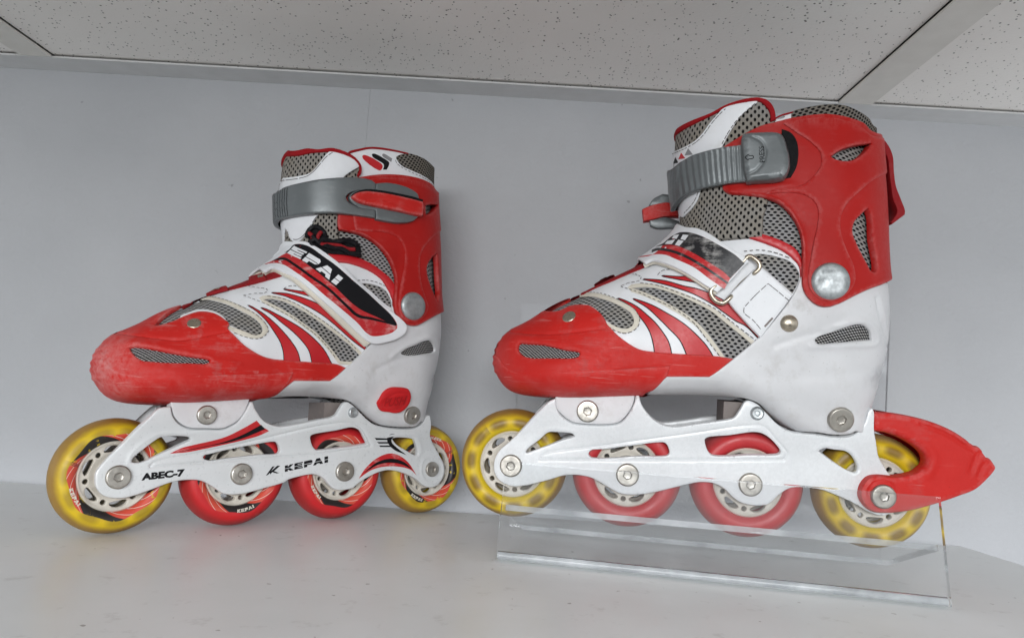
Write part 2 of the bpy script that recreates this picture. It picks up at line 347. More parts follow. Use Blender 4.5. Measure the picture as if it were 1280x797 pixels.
def catmull(P, closed, corner, step):
    """P: n x k control points; splines between, straight breaks at corners; returns points about `step` apart"""
    n = len(P); out = []
    rngi = range(n if closed else n-1)
    for i in rngi:
        p1, p2 = P[i], P[(i+1) % n]
        p0 = P[i-1] if (closed or i > 0) else p1; p3 = P[(i+2) % n] if (closed or i+2 < n) else p2
        if corner[i]: p0 = p1 - (p2-p1)*.5
        if corner[(i+1) % n]: p3 = p2 + (p2-p1)*.5
        L = np.linalg.norm((p2-p1)[:2]); k = max(1, int(round(L/step)))
        d = lambda a, b: max(np.linalg.norm((b-a)[:2])**.5, 1e-3)
        t0 = 0; t1 = d(p0, p1); t2 = t1+d(p1, p2); t3 = t2+d(p2, p3)
        for j in range(k):
            t = t1+(t2-t1)*j/k
            A1 = (t1-t)/(t1-t0)*p0+(t-t0)/(t1-t0)*p1; A2 = (t2-t)/(t2-t1)*p1+(t-t1)/(t2-t1)*p2; A3 = (t3-t)/(t3-t2)*p2+(t-t2)/(t3-t2)*p3
            B1 = (t2-t)/(t2-t0)*A1+(t-t0)/(t2-t0)*A2; B2 = (t3-t)/(t3-t1)*A2+(t-t1)/(t3-t1)*A3
            out.append((t2-t)/(t2-t1)*B1+(t-t1)/(t2-t1)*B2)
    if not closed: out.append(P[-1])
    return np.array(out)
def parse(s):
    pts, cor = [], []
    for t in s.split():
        c = t.endswith('*'); t = t.rstrip('*'); a, b = t.split(','); pts.append((float(a), float(b))); cor.append(c)
    return np.array(pts), cor
def inpoly(x, z, P):
    x = np.asarray(x); z = np.asarray(z); ins = np.zeros(x.shape, bool); n = len(P)
    for i in range(n):
        x1, z1 = P[i]; x2, z2 = P[(i+1) % n]
        if z1 == z2: continue
        c = ((z1 > z) != (z2 > z)); xi = x1+(z-z1)*(x2-x1)/(z2-z1); ins ^= c & (x < xi)
    return ins
def segdist(x, z, P, closed=True, extra=None):
    """distance of points to polyline; with extra (per vertex value) returns min of distance/value"""
    best = np.full(np.shape(x), 1e9); n = len(P)
    for i in range(n if closed else n-1):
        a = P[i]; b = P[(i+1) % n]; dx, dz = b[0]-a[0], b[1]-a[1]; L2 = dx*dx+dz*dz
        t = np.clip(((x-a[0])*dx+(z-a[1])*dz)/max(L2, 1e-9), 0, 1); d = np.hypot(x-a[0]-t*dx, z-a[1]-t*dz)
        if extra is not None: d = d/(extra[i]+(extra[(i+1) % n]-extra[i])*t)
        best = np.minimum(best, d)
    return best
def resample(P, step, closed=True):
    out = []; n = len(P)
    Q = np.vstack([P, P[:1]]) if closed else P
    L = np.r_[0, np.cumsum(np.hypot(*np.diff(Q, axis=0).T))]
    return Q, L

_b = np.array(BODY, float)
_nx = np.roll(_b, -1, 0)[:, :2]-np.roll(_b, 1, 0)[:, :2]; _nx /= np.linalg.norm(_nx, axis=1)[:, None]
_nrm = np.c_[-_nx[:, 1], _nx[:, 0]]
_area = np.sum(_b[:, 0]*np.roll(_b[:, 1], -1)-np.roll(_b[:, 0], -1)*_b[:, 1])
if _area > 0: _nrm = -_nrm                    # outward normals
_b[:, :2] -= _nrm*_b[:, 3:4]
_corn = [False]*len(_b)
for i_, q in enumerate(BODY):
    if q[1] == 330: _corn[i_] = True
OUT4 = catmull(_b, True, _corn, 1.6); OUT = OUT4[:, :2]
GX = np.arange(-262, 52, 1.0); GZ = np.arange(30, 342, 1.0)
gx, gz = np.meshgrid(GX, GZ, indexing='ij')
_t = segdist(gx, gz, OUT, True, OUT4[:, 2]); _in = inpoly(gx, gz, OUT)
_wn = 0; _wd = 0
for (x, z, w_) in WID:
    q = 1/(((gx-x)**2+(gz-z)**2)/400+1)**2.6; _wn = _wn+q*w_; _wd = _wd+q
GW = _wn/_wd
GQ = np.where(_in, GW**2*(1-(1-np.minimum(_t, 1))**2), -GW**2*2*_t)
def blur(a, s):
    k = np.exp(-.5*(np.arange(-3*s, 3*s+1)/s)**2); k /= k.sum(); r = len(k)//2
    for ax in (0, 1):
        p = np.pad(a, [(r, r) if i == ax else (0, 0) for i in range(2)], 'edge'); o = 0
        for i, kk in enumerate(k): o = o+kk*np.take(p, range(i, i+a.shape[ax]), axis=ax)
        a = o
    return a
GQ = blur(np.maximum(GQ, -3000), 2)
def Q(x, z):
    u = np.clip((np.asarray(x)-GX[0]), 0, len(GX)-1.001); v_ = np.clip((np.asarray(z)-GZ[0]), 0, len(GZ)-1.001)
    i = u.astype(int); j = v_.astype(int); a = u-i; b = v_-j
    return (GQ[i, j]*(1-a)+GQ[i+1, j]*a)*(1-b)+(GQ[i, j+1]*(1-a)+GQ[i+1, j+1]*a)*b
GQX, GQZ = np.gradient(GQ)
def samp(G, x, z):
    u = np.clip((np.asarray(x)-GX[0]), 0, len(GX)-1.001); v_ = np.clip((np.asarray(z)-GZ[0]), 0, len(GZ)-1.001)
    i = u.astype(int); j = v_.astype(int); a = u-i; b = v_-j
    return (G[i, j]*(1-a)+G[i+1, j]*a)*(1-b)+(G[i, j+1]*(1-a)+G[i+1, j+1]*a)*b
def sm(t): t = np.clip(t, 0, 1); return t*t*(3-2*t)
class Body:
    seam = True
    def pos(s, x, z, off):
        q = Q(x, z); y = -np.sqrt(np.maximum(q, 0)); e = .8
        n = np.stack([-(Q(x+e, z)-Q(x-e, z))/(2*e), 2*y, -(Q(x, z+e)-Q(x, z-e))/(2*e)], -1)
        n[..., 1] = np.minimum(n[..., 1], 0)
        n /= np.maximum(np.linalg.norm(n, axis=-1, keepdims=True), 1e-6)
        return np.stack([x, y, z], -1)+n*np.asarray(off)[..., None], n
    def grad(s, x, y, z): return samp(GQX, x, z), -2*y, samp(GQZ, x, z)
    def gap(s, x, y, z, off):
        a, b, c = s.grad(x, y, z); return (samp(GQ, x, z)-y*y)/np.maximum(np.sqrt(a*a+b*b+c*c), 4.)+off
    def base(s, x, y, z, off):
        a, b, c = s.grad(x, y, z); l = np.maximum(np.sqrt(a*a+b*b+c*c), 1e-6); return x+a/l*off, z+c/l*off
class Flat:
    """frame side plate: flat, flaring outwards towards the boot"""
    seam = False
    def __init__(s, y0, flare=6., z0=44., z1=70.): s.a = (y0, flare, z0, z1)
    def half(s, z): y0, fl, z0, z1 = s.a; return y0+fl*sm((z-z0)/(z1-z0))
    def pos(s, x, z, off):
        y0, fl, z0, z1 = s.a; h = s.half(z); e = .5; dh = (s.half(z+e)-s.half(z-e))/(2*e)
        n = np.stack([0*x, -np.ones_like(x), -dh], -1); n /= np.linalg.norm(n, axis=-1, keepdims=True)
        return np.stack([x, -h, z], -1)+n*np.asarray(off)[..., None], n
    def gap(s, x, y, z, off): return s.half(z)+off+y
    def base(s, x, y, z, off): return x, z
BODYS = Body(); FRAME = Flat(13.0, 5.5); BRAKE = Flat(16.5, 0.)

class Side:
    def __init__(s, key):
        o, R = POSE[key]; s.o = R@(C_O-o)*1000; s.R = R
    def map(s, px, off, surf):
        """photograph pixels -> (x, z) on the near surface of the boot"""
        px = np.atleast_2d(px); d = np.array([s.R@ray(a, b) for a, b in px])
        ys = np.arange(-70, .1, .25); T = (ys[None]-s.o[1])/d[:, 1:2]
        X = s.o[0]+T*d[:, :1]; Z = s.o[2]+T*d[:, 2:3]; g = surf.gap(X, ys[None]+0*X, Z, off)
        hit = g >= 0; first = np.argmax(hit, 1); k = np.where(hit.any(1), first, np.argmax(g, 1))
        i = np.arange(len(px)); return np.stack(surf.base(X[i, k], ys[k], Z[i, k], off), -1)
SIDE = {'lat': Side('A'), 'med': Side('B')}

def offset_in(P, d):
    A = np.sum(P[:, 0]*np.roll(P[:, 1], -1)-np.roll(P[:, 0], -1)*P[:, 1]); t = np.roll(P, -1, 0)-np.roll(P, 1, 0); t /= np.maximum(np.linalg.norm(t, axis=1)[:, None], 1e-6)
    n = np.c_[-t[:, 1], t[:, 0]]*(1 if A > 0 else -1); return P+n*d
def dedupe(P, eps=.12):
    keep = [0]
    for i in range(1, len(P)):
        if np.hypot(*(P[i]-P[keep[-1]])) > eps: keep.append(i)
    if np.hypot(*(P[keep[-1]]-P[0])) < eps and len(keep) > 3: keep.pop()
    return P[keep]

PARTS = {'lat': {}, 'med': {}}
ORDER = []
def add(side, key, geo, mat):
    for s in (('lat', 'med') if side == 'both' else (side,)):
        PARTS[s].setdefault(key, []).append(geo+(mat,))
    if key not in ORDER: ORDER.append(key)

def fill(loops, surf, off, thick, bev, grid, relief=(), side=None, uvmode=0, seam=True, extra_off=None):
    """triangulate loops (first outer, others holes), lay on the surface, bevel the edge and drop a rim"""
    loops = [dedupe(np.asarray(l, float)) for l in loops]
    pts = []; edges = []
    for l in loops:
        b0 = len(pts); pts += [tuple(p) for p in l]; edges += [(b0+i, b0+(i+1) % len(l)) for i in range(len(l))]
    useseam = surf.seam and seam
    allin = lambda x, z: np.logical_and.reduce([inpoly(x, z, loops[0])]+[~inpoly(x, z, h) for h in loops[1:]])
    bd = lambda x, z: np.minimum.reduce([segdist(x, z, l) for l in loops])
    lo = loops[0].min(0); hi = loops[0].max(0)
    clip = False
    if useseam:
        clip = bool((~inpoly(loops[0][:, 0], loops[0][:, 1], OUT)).any())
    cand = []
    nx_, nz_ = int((hi[0]-lo[0])/grid)+2, int((hi[1]-lo[1])/grid)+2
    ii, jj = np.meshgrid(range(nx_), range(nz_), indexing='ij')
    cand.append(np.c_[(lo[0]+(ii+.5*(jj % 2))*grid).ravel(), (lo[1]+jj*grid*.92).ravel()])
    if bev > 0:
        for l, sgn in [(l, 1 if k == 0 else -1) for k, l in enumerate(loops)]:
            for d in (.3*bev, bev): cand.append(offset_in(l, sgn*d))
    for (rp, wdt, hgt) in relief:
        if wdt > 2.2 or len(rp) < 3: continue
        Lr = np.r_[0, np.cumsum(np.hypot(*np.diff(rp, axis=0).T))]; tt_ = np.arange(0, Lr[-1], 1.1); q = np.c_[np.interp(tt_, Lr, rp[:, 0]), np.interp(tt_, Lr, rp[:, 1])]
        if len(q) < 3: continue
        tn = np.gradient(q, axis=0); tn /= np.maximum(np.linalg.norm(tn, axis=1)[:, None], 1e-6); nn_ = np.c_[-tn[:, 1], tn[:, 0]]
        for d in (0, .5, -.5, 1.1, -1.1, 1.9, -1.9): cand.append(q+nn_*d*wdt)
    if clip:
        for d in (.12, .5, 1.2, 2.4): cand.append(offset_in(OUT, d))
        b0 = len(pts); pts += [tuple(p) for p in OUT]; edges += [(b0+i, b0+(i+1) % len(OUT)) for i in range(len(OUT))]
    C = np.vstack(cand); okm = allin(C[:, 0], C[:, 1]); C = C[okm]
    if clip: C = C[inpoly(C[:, 0], C[:, 1], OUT)]
    d = bd(C[:, 0], C[:, 1]); C = C[d > max(.2*bev, .06)]; d = bd(C[:, 0], C[:, 1])
    if bev > 0: C = C[(d > bev*.75) | ((d > bev*.22) & (d < bev*.4))]
    if clip:
        do = segdist(C[:, 0], C[:, 1], OUT); C = C[do > .09]
    C = C[np.unique(np.round(C/.22).astype(int), axis=0, return_index=True)[1]] if len(C) else C
    allp = pts+[tuple(p) for p in C]
    vo, eo, fo, _, _, _ = delaunay_2d_cdt([Vector(p) for p in allp], edges, [], 0, 1e-4)
    V = np.array([(p.x, p.y) for p in vo]); Fc = np.array([f for f in fo if len(f) == 3])
    cen = V[Fc].mean(1); k = allin(cen[:, 0], cen[:, 1])
    if clip: k &= inpoly(cen[:, 0], cen[:, 1], OUT)
    Fc = Fc[k]
    used = np.unique(Fc); remap = -np.ones(len(V), int); remap[used] = range(len(used)); V = V[used]; Fc = remap[Fc]
    a, b, c = V[Fc[:, 0]], V[Fc[:, 1]], V[Fc[:, 2]]; ar = (b[:, 0]-a[:, 0])*(c[:, 1]-a[:, 1])-(b[:, 1]-a[:, 1])*(c[:, 0]-a[:, 0])
    Fc[ar < 0] = Fc[ar < 0][:, ::-1]; Fc = Fc[np.abs(ar) > 1e-7]
    x, z = V.T; dist = bd(x, z)
    h = np.full(len(V), float(off))
    if bev > 0:
        t = np.clip(dist/bev, 0, 1); h -= bev*(1-np.sqrt(np.maximum(1-(1-t)**2, 0)))
    for (rp, wdt, hgt) in relief:
        h += hgt*np.exp(-(segdist(x, z, rp, False)/wdt)**2)*np.clip(dist/1.0, 0, 1)
    if extra_off is not None: h += extra_off(x, z)*np.clip(dist/1.0, 0, 1)
    on = (segdist(x, z, OUT) < .03) if useseam else np.zeros(len(V), bool)
    P, n = surf.pos(x, z, h)
    if on.any(): 
        P[on, 1] = 0
    E_ = {}
    for t in Fc:
        for i in range(3):
            e = (t[i], t[(i+1) % 3]); E_[tuple(sorted(e))] = None if tuple(sorted(e)) in E_ else e
    rim = [e for e in E_.values() if e is not None and not (on[e[0]] and on[e[1]])]
    bv = sorted({i for e in rim for i in e}); bi = {v_: len(V)+k for k, v_ in enumerate(bv)}
    faces = [tuple(t) for t in Fc]
    if thick > 0 and bv:
        Pb, _ = surf.pos(x[bv], z[bv], np.full(len(bv), float(off-thick)))
        for q, i in enumerate(bv):
            if on[i]: Pb[q, 1] = 0
        P = np.vstack([P, Pb]); faces += [(e[1], e[0], bi[e[0]], bi[e[1]]) for e in rim]
        xx = np.r_[x, x[bv]]; zz = np.r_[z, z[bv]]
    else: xx, zz = x, z
    ay = np.abs(P[:, 1])
    uv = {0: np.c_[xx, zz-.5*ay], 1: np.c_[xx+.75*ay, zz], 2: np.c_[xx-.75*ay, zz+.2*ay]}[uvmode]/10
    return P, faces, uv

def lmap(side, s, off, surf, closed=True, step=1.0):
    if isinstance(s, str):
        p, c = parse(s); pp = catmull(p, closed, c, step); return SIDE[side].map(pp, off, surf)
    return np.asarray(s, float)
def panel(side, key, outline, mat, holes=(), off=1., thick=1., bev=.35, grid=3., relief=(), surf=BODYS, uvmode=0, step=1.2, seam=True, extra=None, shrink=0.):
    ms = 'lat' if side == 'both' else side
    loops = [lmap(ms, outline, off, surf, True, step)]+[lmap(ms, h, off, surf, True, step) for h in holes]
    if shrink: loops[0] = offset_in(loops[0], shrink)
    rl = [(lmap(ms, r, off, surf, False, 3.), w_, h_) for r, w_, h_ in relief]
    g = fill(loops, surf, off, thick, bev, grid, rl, uvmode=uvmode, seam=seam, extra_off=extra); add(side, key, g, mat); return loops
def onsurf(side, s, off, surf=BODYS, step=1.0, closed=False):
    q = lmap(side, s, off, surf, closed, step) if isinstance(s, str) else SIDE[side].map(np.asarray(s, float), off, surf)
    return surf.pos(q[:, 0], q[:, 1], np.full(len(q), float(off)))
def ribbon(P, n, width, rise=.0):
    t = np.gradient(P, axis=0); t /= np.maximum(np.linalg.norm(t, axis=1)[:, None], 1e-6); b = np.cross(n, t); b /= np.maximum(np.linalg.norm(b, axis=1)[:, None], 1e-6)
    wd = np.asarray(width)*.5*np.ones(len(P)); V = np.vstack([P+b*wd[:, None], P-b*wd[:, None]]); k = len(P)
    return V, [(i, i+k, i+1+k, i+1) for i in range(k-1)]
def stitch(side, key, s, mat='thread', off=1.3, width=.42, dash=(2.0, 1.1), surf=BODYS, closed=False):
    P, n = onsurf(side, s, off, surf, .8, closed)
    L = np.r_[0, np.cumsum(np.linalg.norm(np.diff(P, axis=0), axis=1))]; V = []; F_ = []; pos = 0
    if dash is None: segs = [(0, L[-1])]
    else: segs = []; 
    while dash is not None and pos < L[-1]: segs.append((pos, min(pos+dash[0]*random.uniform(.8, 1.2), L[-1]))); pos += dash[0]+dash[1]
    for a, b in segs:
        tt_ = np.linspace(a, b, max(3, int((b-a)/.9)+1)); p = np.stack([np.interp(tt_, L, P[:, i]) for i in range(3)], -1); nn = np.stack([np.interp(tt_, L, n[:, i]) for i in range(3)], -1)
        p = p+nn*(np.sin(np.linspace(0, math.pi, len(tt_)))*.12)[:, None]
        v_, f_ = ribbon(p, nn, width); b0 = len(V); V += list(v_); F_ += [tuple(i+b0 for i in q) for q in f_]
    V = np.array(V); add(side, key, (V, F_, V[:, [0, 2]]/10), mat)
def tube(P, r, seg=8, closed=False, n0=None):
    P = np.asarray(P, float); k = len(P)
    t = (np.roll(P, -1, 0)-np.roll(P, 1, 0)) if closed else np.gradient(P, axis=0)
    t /= np.maximum(np.linalg.norm(t, axis=1)[:, None], 1e-6); up = np.array([0., 1., 0]); V = []
    rr = np.asarray(r)*np.ones(k)
    for i in range(k):
        a = np.cross(t[i], up); 
        if np.linalg.norm(a) < .05: a = np.cross(t[i], [1., 0, 0])
        a /= np.linalg.norm(a); b = np.cross(a, t[i])
        for j in range(seg): th = 2*math.pi*j/seg; V.append(P[i]+rr[i]*(a*math.cos(th)+b*math.sin(th)))
    F_ = []
    for i in range(k if closed else k-1):
        i2 = (i+1) % k
        for j in range(seg): j2 = (j+1) % seg; F_.append((i*seg+j, i*seg+j2, i2*seg+j2, i2*seg+j))
    if not closed: F_ += [tuple(range(seg))[::-1], tuple((k-1)*seg+j for j in range(seg))]
    V = np.array(V); return V, F_, V[:, [0, 2]]/10
def lathe(prof, axis, at, seg=32, squash=(1, 1), hexr=None):
    """prof: (radius, height) list from centre outwards; axis: unit normal"""
    a = np.asarray(axis, float); a /= np.linalg.norm(a); u = np.cross(a, [0, 0, 1.]); u /= np.linalg.norm(u); v_ = np.cross(u, a); V = []; F_ = []; UV = []
    for (r, h) in prof:
        for j in range(seg):
            th = 2*math.pi*j/seg; rr = abs(r)
            if r < 0: rr = rr*math.cos(math.pi/6)/math.cos((th+.3) % (math.pi/3)-math.pi/6)      # negative radius: hexagon
            V.append(np.asarray(at)+a*h+rr*(u*math.cos(th)*squash[0]+v_*math.sin(th)*squash[1])); UV.append((j/seg, abs(r)/WR))
    k = len(prof)
    for i in range(k-1):
        for j in range(seg): j2 = (j+1) % seg; F_.append((i*seg+j, (i+1)*seg+j, (i+1)*seg+j2, i*seg+j2))
    F_.append(tuple(range(seg))); 
    return np.array(V), F_, np.array(UV)
SOLID = {'lat': [], 'med': []}         # (name, parent key, geo, material)
def solid(side, name, parent, geo, mat): SOLID[side].append((name, parent, geo, mat))
def rivet(side, name, parent, px, r, off, mat, prof, surf=BODYS, squash=(1, 1)):
    P, n = onsurf(side, [px], off, surf); solid(side, name, parent, lathe([(a*r, b*r) for a, b in prof], n[0], P[0], squash=squash), mat)
DOME = [(.02, .42), (.35, .39), (.7, .28), (.9, .14), (.99, .02), (1, -.15)]
CAPP = [(.02, .17), (.6, .165), (.84, .14), (.95, .07), (1, -.04), (1, -.5)]
HEX = [(-.10, .05), (-.34, .05), (-.385, .07), (-.395, .24), (-.43, .27), (.55, .275), (.70, .275), (.86, .275), (.89, .27), (.97, .20), (1, .10), (1, -.9)]
def glyphs(word):
    G = {'K': (1., [[(0, 0), (.36, 0), (.36, .30), (.62, 0), (1.08, 0), (.62, .46), (0, .46)], [(0, .54), (.62, .54), (1.05, 1), (.6, 1), (.36, .72), (.36, 1), (0, 1)]]),
         'E': (1., [[(0, 0), (1, 0), (1, .19), (.38, .19), (.38, .27), (.92, .27), (.92, .46), (0, .46)], [(0, .54), (.92, .54), (.92, .72), (.38, .72), (.38, .81), (1, .81), (1, 1), (0, 1)]]),
         'P': (1., [[(0, 0), (.38, 0), (.38, .29), (.82, .29), (1, .46), (0, .46)], [(0, .54), (1, .54), (1, .84), (.84, 1), (0, 1)]]),
         'A': (1.15, [[(-.05, 0), (.30, 0), (.36, .19), (.70, .19), (.76, 0), (1.12, 0), (.94, .46), (.12, .46)], [(.16, .54), (.90, .54), (.74, 1), (.32, 1)]]),
         'I': (.42, [[(0, 0), (.42, 0), (.42, .46), (0, .46)], [(0, .54), (.42, .54), (.42, 1), (0, 1)]])}
    out = []; x = 0
    for ch in word:
        w_, pl = G[ch]; out += [[(x+a, b) for a, b in p] for p in pl]; x += w_+.14
    return out, x-.14
def densify(p, k=4):
    p = np.asarray(p, float); out = []
    for i in range(len(p)):
        a, b = p[i], p[(i+1) % len(p)]
        out += [a+(b-a)*j/k for j in range(k)]
    return np.array(out)
def glyph_panels(side, key, word, f, mat, off, surf=BODYS, only=None, thick=.12):
    polys, wd = glyphs(word)
    for p in polys:
        q = densify(p, 4); px = np.array([f(a/wd, b) for a, b in q])
        g = fill([SIDE[side].map(px, off, surf)], surf, off, thick, 0, 1.5, seam=False); add(side, key, g, mat)
def text_panels(side, key, txt, f, mat, off, surf=BODYS, bold=.02, raise_=0.):
    cu = bpy.data.curves.new('txt', 'FONT'); cu.body = txt; cu.offset = bold; cu.resolution_u = 3
    ob = bpy.data.objects.new('txt', cu); scn.collection.objects.link(ob); dg = bpy.context.evaluated_depsgraph_get(); me = ob.evaluated_get(dg).to_mesh()
    V = np.array([v.co[:2] for v in me.vertices]); Fs = [tuple(p.vertices) for p in me.polygons]; ob.to_mesh_clear() if False else None
    bpy.data.objects.remove(ob); bpy.data.curves.remove(cu)
    lo, hi = V.min(0), V.max(0); U = (V-lo)/(hi-lo)
    px = np.array([f(a, b) for a, b in U]); q = SIDE[side].map(px, off, surf); P, n = surf.pos(q[:, 0], q[:, 1], np.full(len(q), float(off)))
    F_ = []
    for t in Fs:
        a, b, c = q[t[0]], q[t[1]], q[t[2]]; ar = (b[0]-a[0])*(c[1]-a[1])-(b[1]-a[1])*(c[0]-a[0]); F_.append(t if ar > 0 else t[::-1])
    add(side, key, (P, F_, q/10), mat)
def affine(o, u, v_):
    o, u, v_ = np.array(o), np.array(u), np.array(v_); return lambda a, b: o+u*a+v_*b

# ------------------------------------------------------------------ traced parts: lateral side (left skate in the picture), medial side (right skate)
def top_clip(z): return [tuple(p) for p in OUT if p[1] < z]
_lo = OUT[OUT[:, 1] < 236]
_i = int(np.argmin(_lo[:, 1]*0+np.hypot(_lo[:, 0]-2, _lo[:, 1]-236)))
_lo = np.roll(_lo, -_i, 0)
if np.hypot(*(_lo[0]-_lo[-1])) < 20: pass
add('both', 'boot_liner', fill([offset_in(_lo, -.6)], BODYS, 0, 0, 0, 3.0), M['fabric'])

# ---- white leatherette upper, with windows where the air mesh shows
MESH1 = {'lat': "198.8,400.3* 211.3,389 227.6,381.5 240,377 249,373.3 260.3,373.3 275.3,376.5 290.4,382 303,388.4 315.5,395.3 325.5,404 328.6,410.3 326.8,416 319,418.5 308,414.7 298,411 286,405* 280,396 268,389 250,386 232,391 215,398.5",
         'med': "706,383* 720,372.7 727.6,368.5 740,369.5 752.7,372.7 765.3,377 777.8,383.3 787.9,390.2 792.3,399 790.4,406.5 782.8,410.3 775.3,409.7 766.5,406 757,400* 752,393 744,385 736,381 722,379"}
MESH2 = {'lat': "329,373.6* 339,372.8 352,375.5 365,381 381.4,390 396.5,400 410,410 425,421.5 439,432.8 450,444* 445,452* 426,451* 415,436.6 405,425.3 394,414 381.4,405 365,393.3 352.5,385.8 340,379.5",
         'med': "789,359.5* 803,358.2 815.5,359 828,362 849.3,369.5 870,378.8 888.8,388.8 907.6,403.9 926.5,419 942,432* 920,452* 906,446* 895,430.2 882.5,414 870,401.4 855,390.5 840.6,382.2 828,375.2 809.2,366.4 796.6,361.8"}
MESH3 = {'lat': "452,354* 462,354.5 473,357.5 481,362 487,370 490,380 489,385* 478,377 466,366",
         'med': "936,320* 947,317.5 960,318.5 975,322 986,326 994,333 999,343 998,352 990.5,367* 975,353 955,336"}
UP = {'lat': "228,381* 244,373 272,365 300,358 345,346 380,332 408,316* 428,321 446.6,325 465.5,334 478,343 486,352 493,363 498,378* 484,425 445,462* 400,470 330,468 292,440* 272,415 262,405 250,398 226,402",
      'med': "724,370* 740,361 770,347 800,335 817,328 850,305 885,292* 900,292 937.6,296 956.5,302 975,309.6 986.6,317 993,323 999,331 1003,346* 992,385 950,430* 905,456* 840,450 795,440* 765,420 752,402 735,390"}
for s in ('lat', 'med'):
    panel(s, 'upper', UP[s], M['leather'], [MESH1[s], MESH2[s], MESH3[s]], off=1.0, thick=1.1, bev=.3, grid=3.)
def ring(side, key, inner, mat, wd, off, thick=.6):
    l = lmap(side, inner, off, BODYS, True, 1.2); o = offset_in(dedupe(l), -wd); o = dedupe(o, .5)
    add(side, key, fill([o, l], BODYS, off, thick, .25, 4.), mat)
ring('lat', 'upper/mesh_border', MESH2['lat'], M['cream'], 2.2, 1.35); ring('med', 'upper/mesh_border', MESH2['med'], M['cream'], 2.2, 1.35)
BR1 = {'lat': ("249,373.3 260.3,373.3 275.3,376.5 290.4,382 303,388.4 315.5,395.3 325.5,404 328.6,410.3 326.8,416 319,418.5 308,414.7 298,411 284,406*", "284,409* 292.7,415 305.3,420 317.8,422.7 326.6,421.5 333,417 335.5,410.3 331.8,402.8 321.7,392.8 308,385 294,378.6 277,372.5 262,369.5 250,370*"),
       'med': ("724,370* 740,369.5 752.7,372.7 765.3,377 777.8,383.3 787.9,390.2 792.3,399 790.4,406.5 782.8,410.3 775.3,409.7 766.5,406 758,402*", "757,405* 770.3,413.4 780.3,416 790.4,413.4 798,406.5 799.5,397.8 793,386.5 780.3,378.3 765.3,371.4 750.2,366.6 734,365 726,366*")}
for s in ('lat', 'med'):
    panel(s, 'upper/mesh_border', BR1[s][0]+' '+BR1[s][1], M['cream'], off=1.4, thick=.7, bev=.25, grid=4.)
ST = {'lat': ["336,412.7 333,417.3 326.6,422 317.8,423.2 305.3,420.5 292.7,415.5", "262,369.8 277,373 294,379.5 308,386 321.7,394.4 331.8,404.5 336,412",
              "304,369* 318,366.5 330,366 334,363.5 333,360.5* 320,359 306,356.5", "304,369 318,374 334,380.5 350,388.6 366,397 382,408.5 396,419.5 408,432 420,448",
              "334,370 352,372.8 370,379.5 390,392 410,405.5 430,421 447,438", "355,360.5 361,357.5 368,357 378,359.5", "447,350.5 458,350 470,352.5 484,358.5"],
      'med': ["799.8,398 798,406.8 790.4,413.8 780.3,416.4 770.3,413.8 762,409", "734,364.8 750.2,366.2 765.3,371 780.3,378 793,386.2 799.6,397",
              "776,357.5* 785,353.5 800,350 801.5,345.5* 792,342 780,342.5", "776,358 796.6,364.5 815.5,373 835,381.5 852,391.5 868,404 883,423.5 899,444",
              "800,353.5 822,356.5 849,366 871,374.5 895,386.5 914,401.5 938,420 947,427", "822,343.5 827,338.5 837,336.5 848,339", "930,314 950,312.5 970,316 988,323"]}
for s in ST:
    for q in ST[s]: stitch(s, 'upper/stitching', q, M['thread'], off=1.75)
STR = {'lat': ["310.3,381.3* 322.8,390 334,401.4 343,414 350.5,426.5 354.2,437.8 355.5,452* 375,453* 371.8,440.3 364.3,427.8 353,414 340.4,401.4 327.9,391.4 315.3,383.8",
               "326.6,384.5* 340,392.5 352.5,402.7 365,412.7 377.6,425.3 386.4,437.8 390.8,455* 415,456* 405,437.8 392.7,424 377.6,411.5 358.8,400 346.3,393.3 334,387",
               "340,365.7* 358.8,367.2 377.6,372.2 400,381.5 410,389 427.8,405.5 456,432* 457,437* 440.4,424.5 417.8,404.5 400,391 377.6,378.6 355,369",
               "355,361.3* 377.6,364.5 383,365.5 391,370.5* 377.6,367"],
       'med': ["772.8,372.7* 785.4,380.2 796.6,391.5 806.7,404 813,415.3 817.2,430 819,444* 840,446* 835.3,427.6 827.8,415 817.8,402.5 809.2,394.5 796.6,384 782.8,376.5",
               "791.6,373.3* 809.2,384 823,396.5 835.5,409 850.4,425 860.4,447* 893,449* 883,432.6 870.4,418.8 857.9,407.5 846.6,399.5 834.3,392.2 815.5,382 803,377",
               "804.2,348.8* 830,351 855.3,358 870,361 888.8,367.8 911.4,380.3 929,397 951.5,419* 948,422* 932.7,407 920,400.5 907.6,391.6 888.8,378.5 867.8,367.2 842.7,358.2 817.6,351.5",
               "827.7,344.6* 849,346 866.6,346 876,353.5* 867.8,352 849,348.8"]}
for s in STR:
    for q in STR[s]:
        panel(s, 'upper/stripe_outline', q, M['black'], off=1.13, thick=.15, bev=0, grid=4., shrink=-.55)
        panel(s, 'upper/stripe', q, M['red_leather'], off=1.24, thick=.12, bev=0, grid=4.)
TR = {'lat': "406,314* 428,317 446.6,320.8 465.5,329.3 478,338.3 488,347 494,356 497,374* 491.5,375* 488,366 484,358.8 478,349.5 465.5,340 453,334 435,328.4 420,327*",
      'med': "868,292* 895,286 918.8,285.8 944,289.6 962.7,294.6 981.5,302 994,309.6 1002,322 1005,347* 1001,348* 999,332.6 993,325 986.6,319 975,311.6 956.5,304 937.6,297.8 918.8,294 900,294 880,297*"}
THR = {'lat': "225,381* 232.7,372 244,364 256.5,358 285,348 310.4,343 330,334 352,333* 352,344* 328,350.7 303,357 277.8,363.3 259,369 249,371.4 240,376.5 228,383*",
       'med': "725,368* 726,362 740,352 759,342 777.8,336 803,325 822,318* 819,327* 798.8,335.2 785.4,340.7 759,352 740,360 729,367*"}
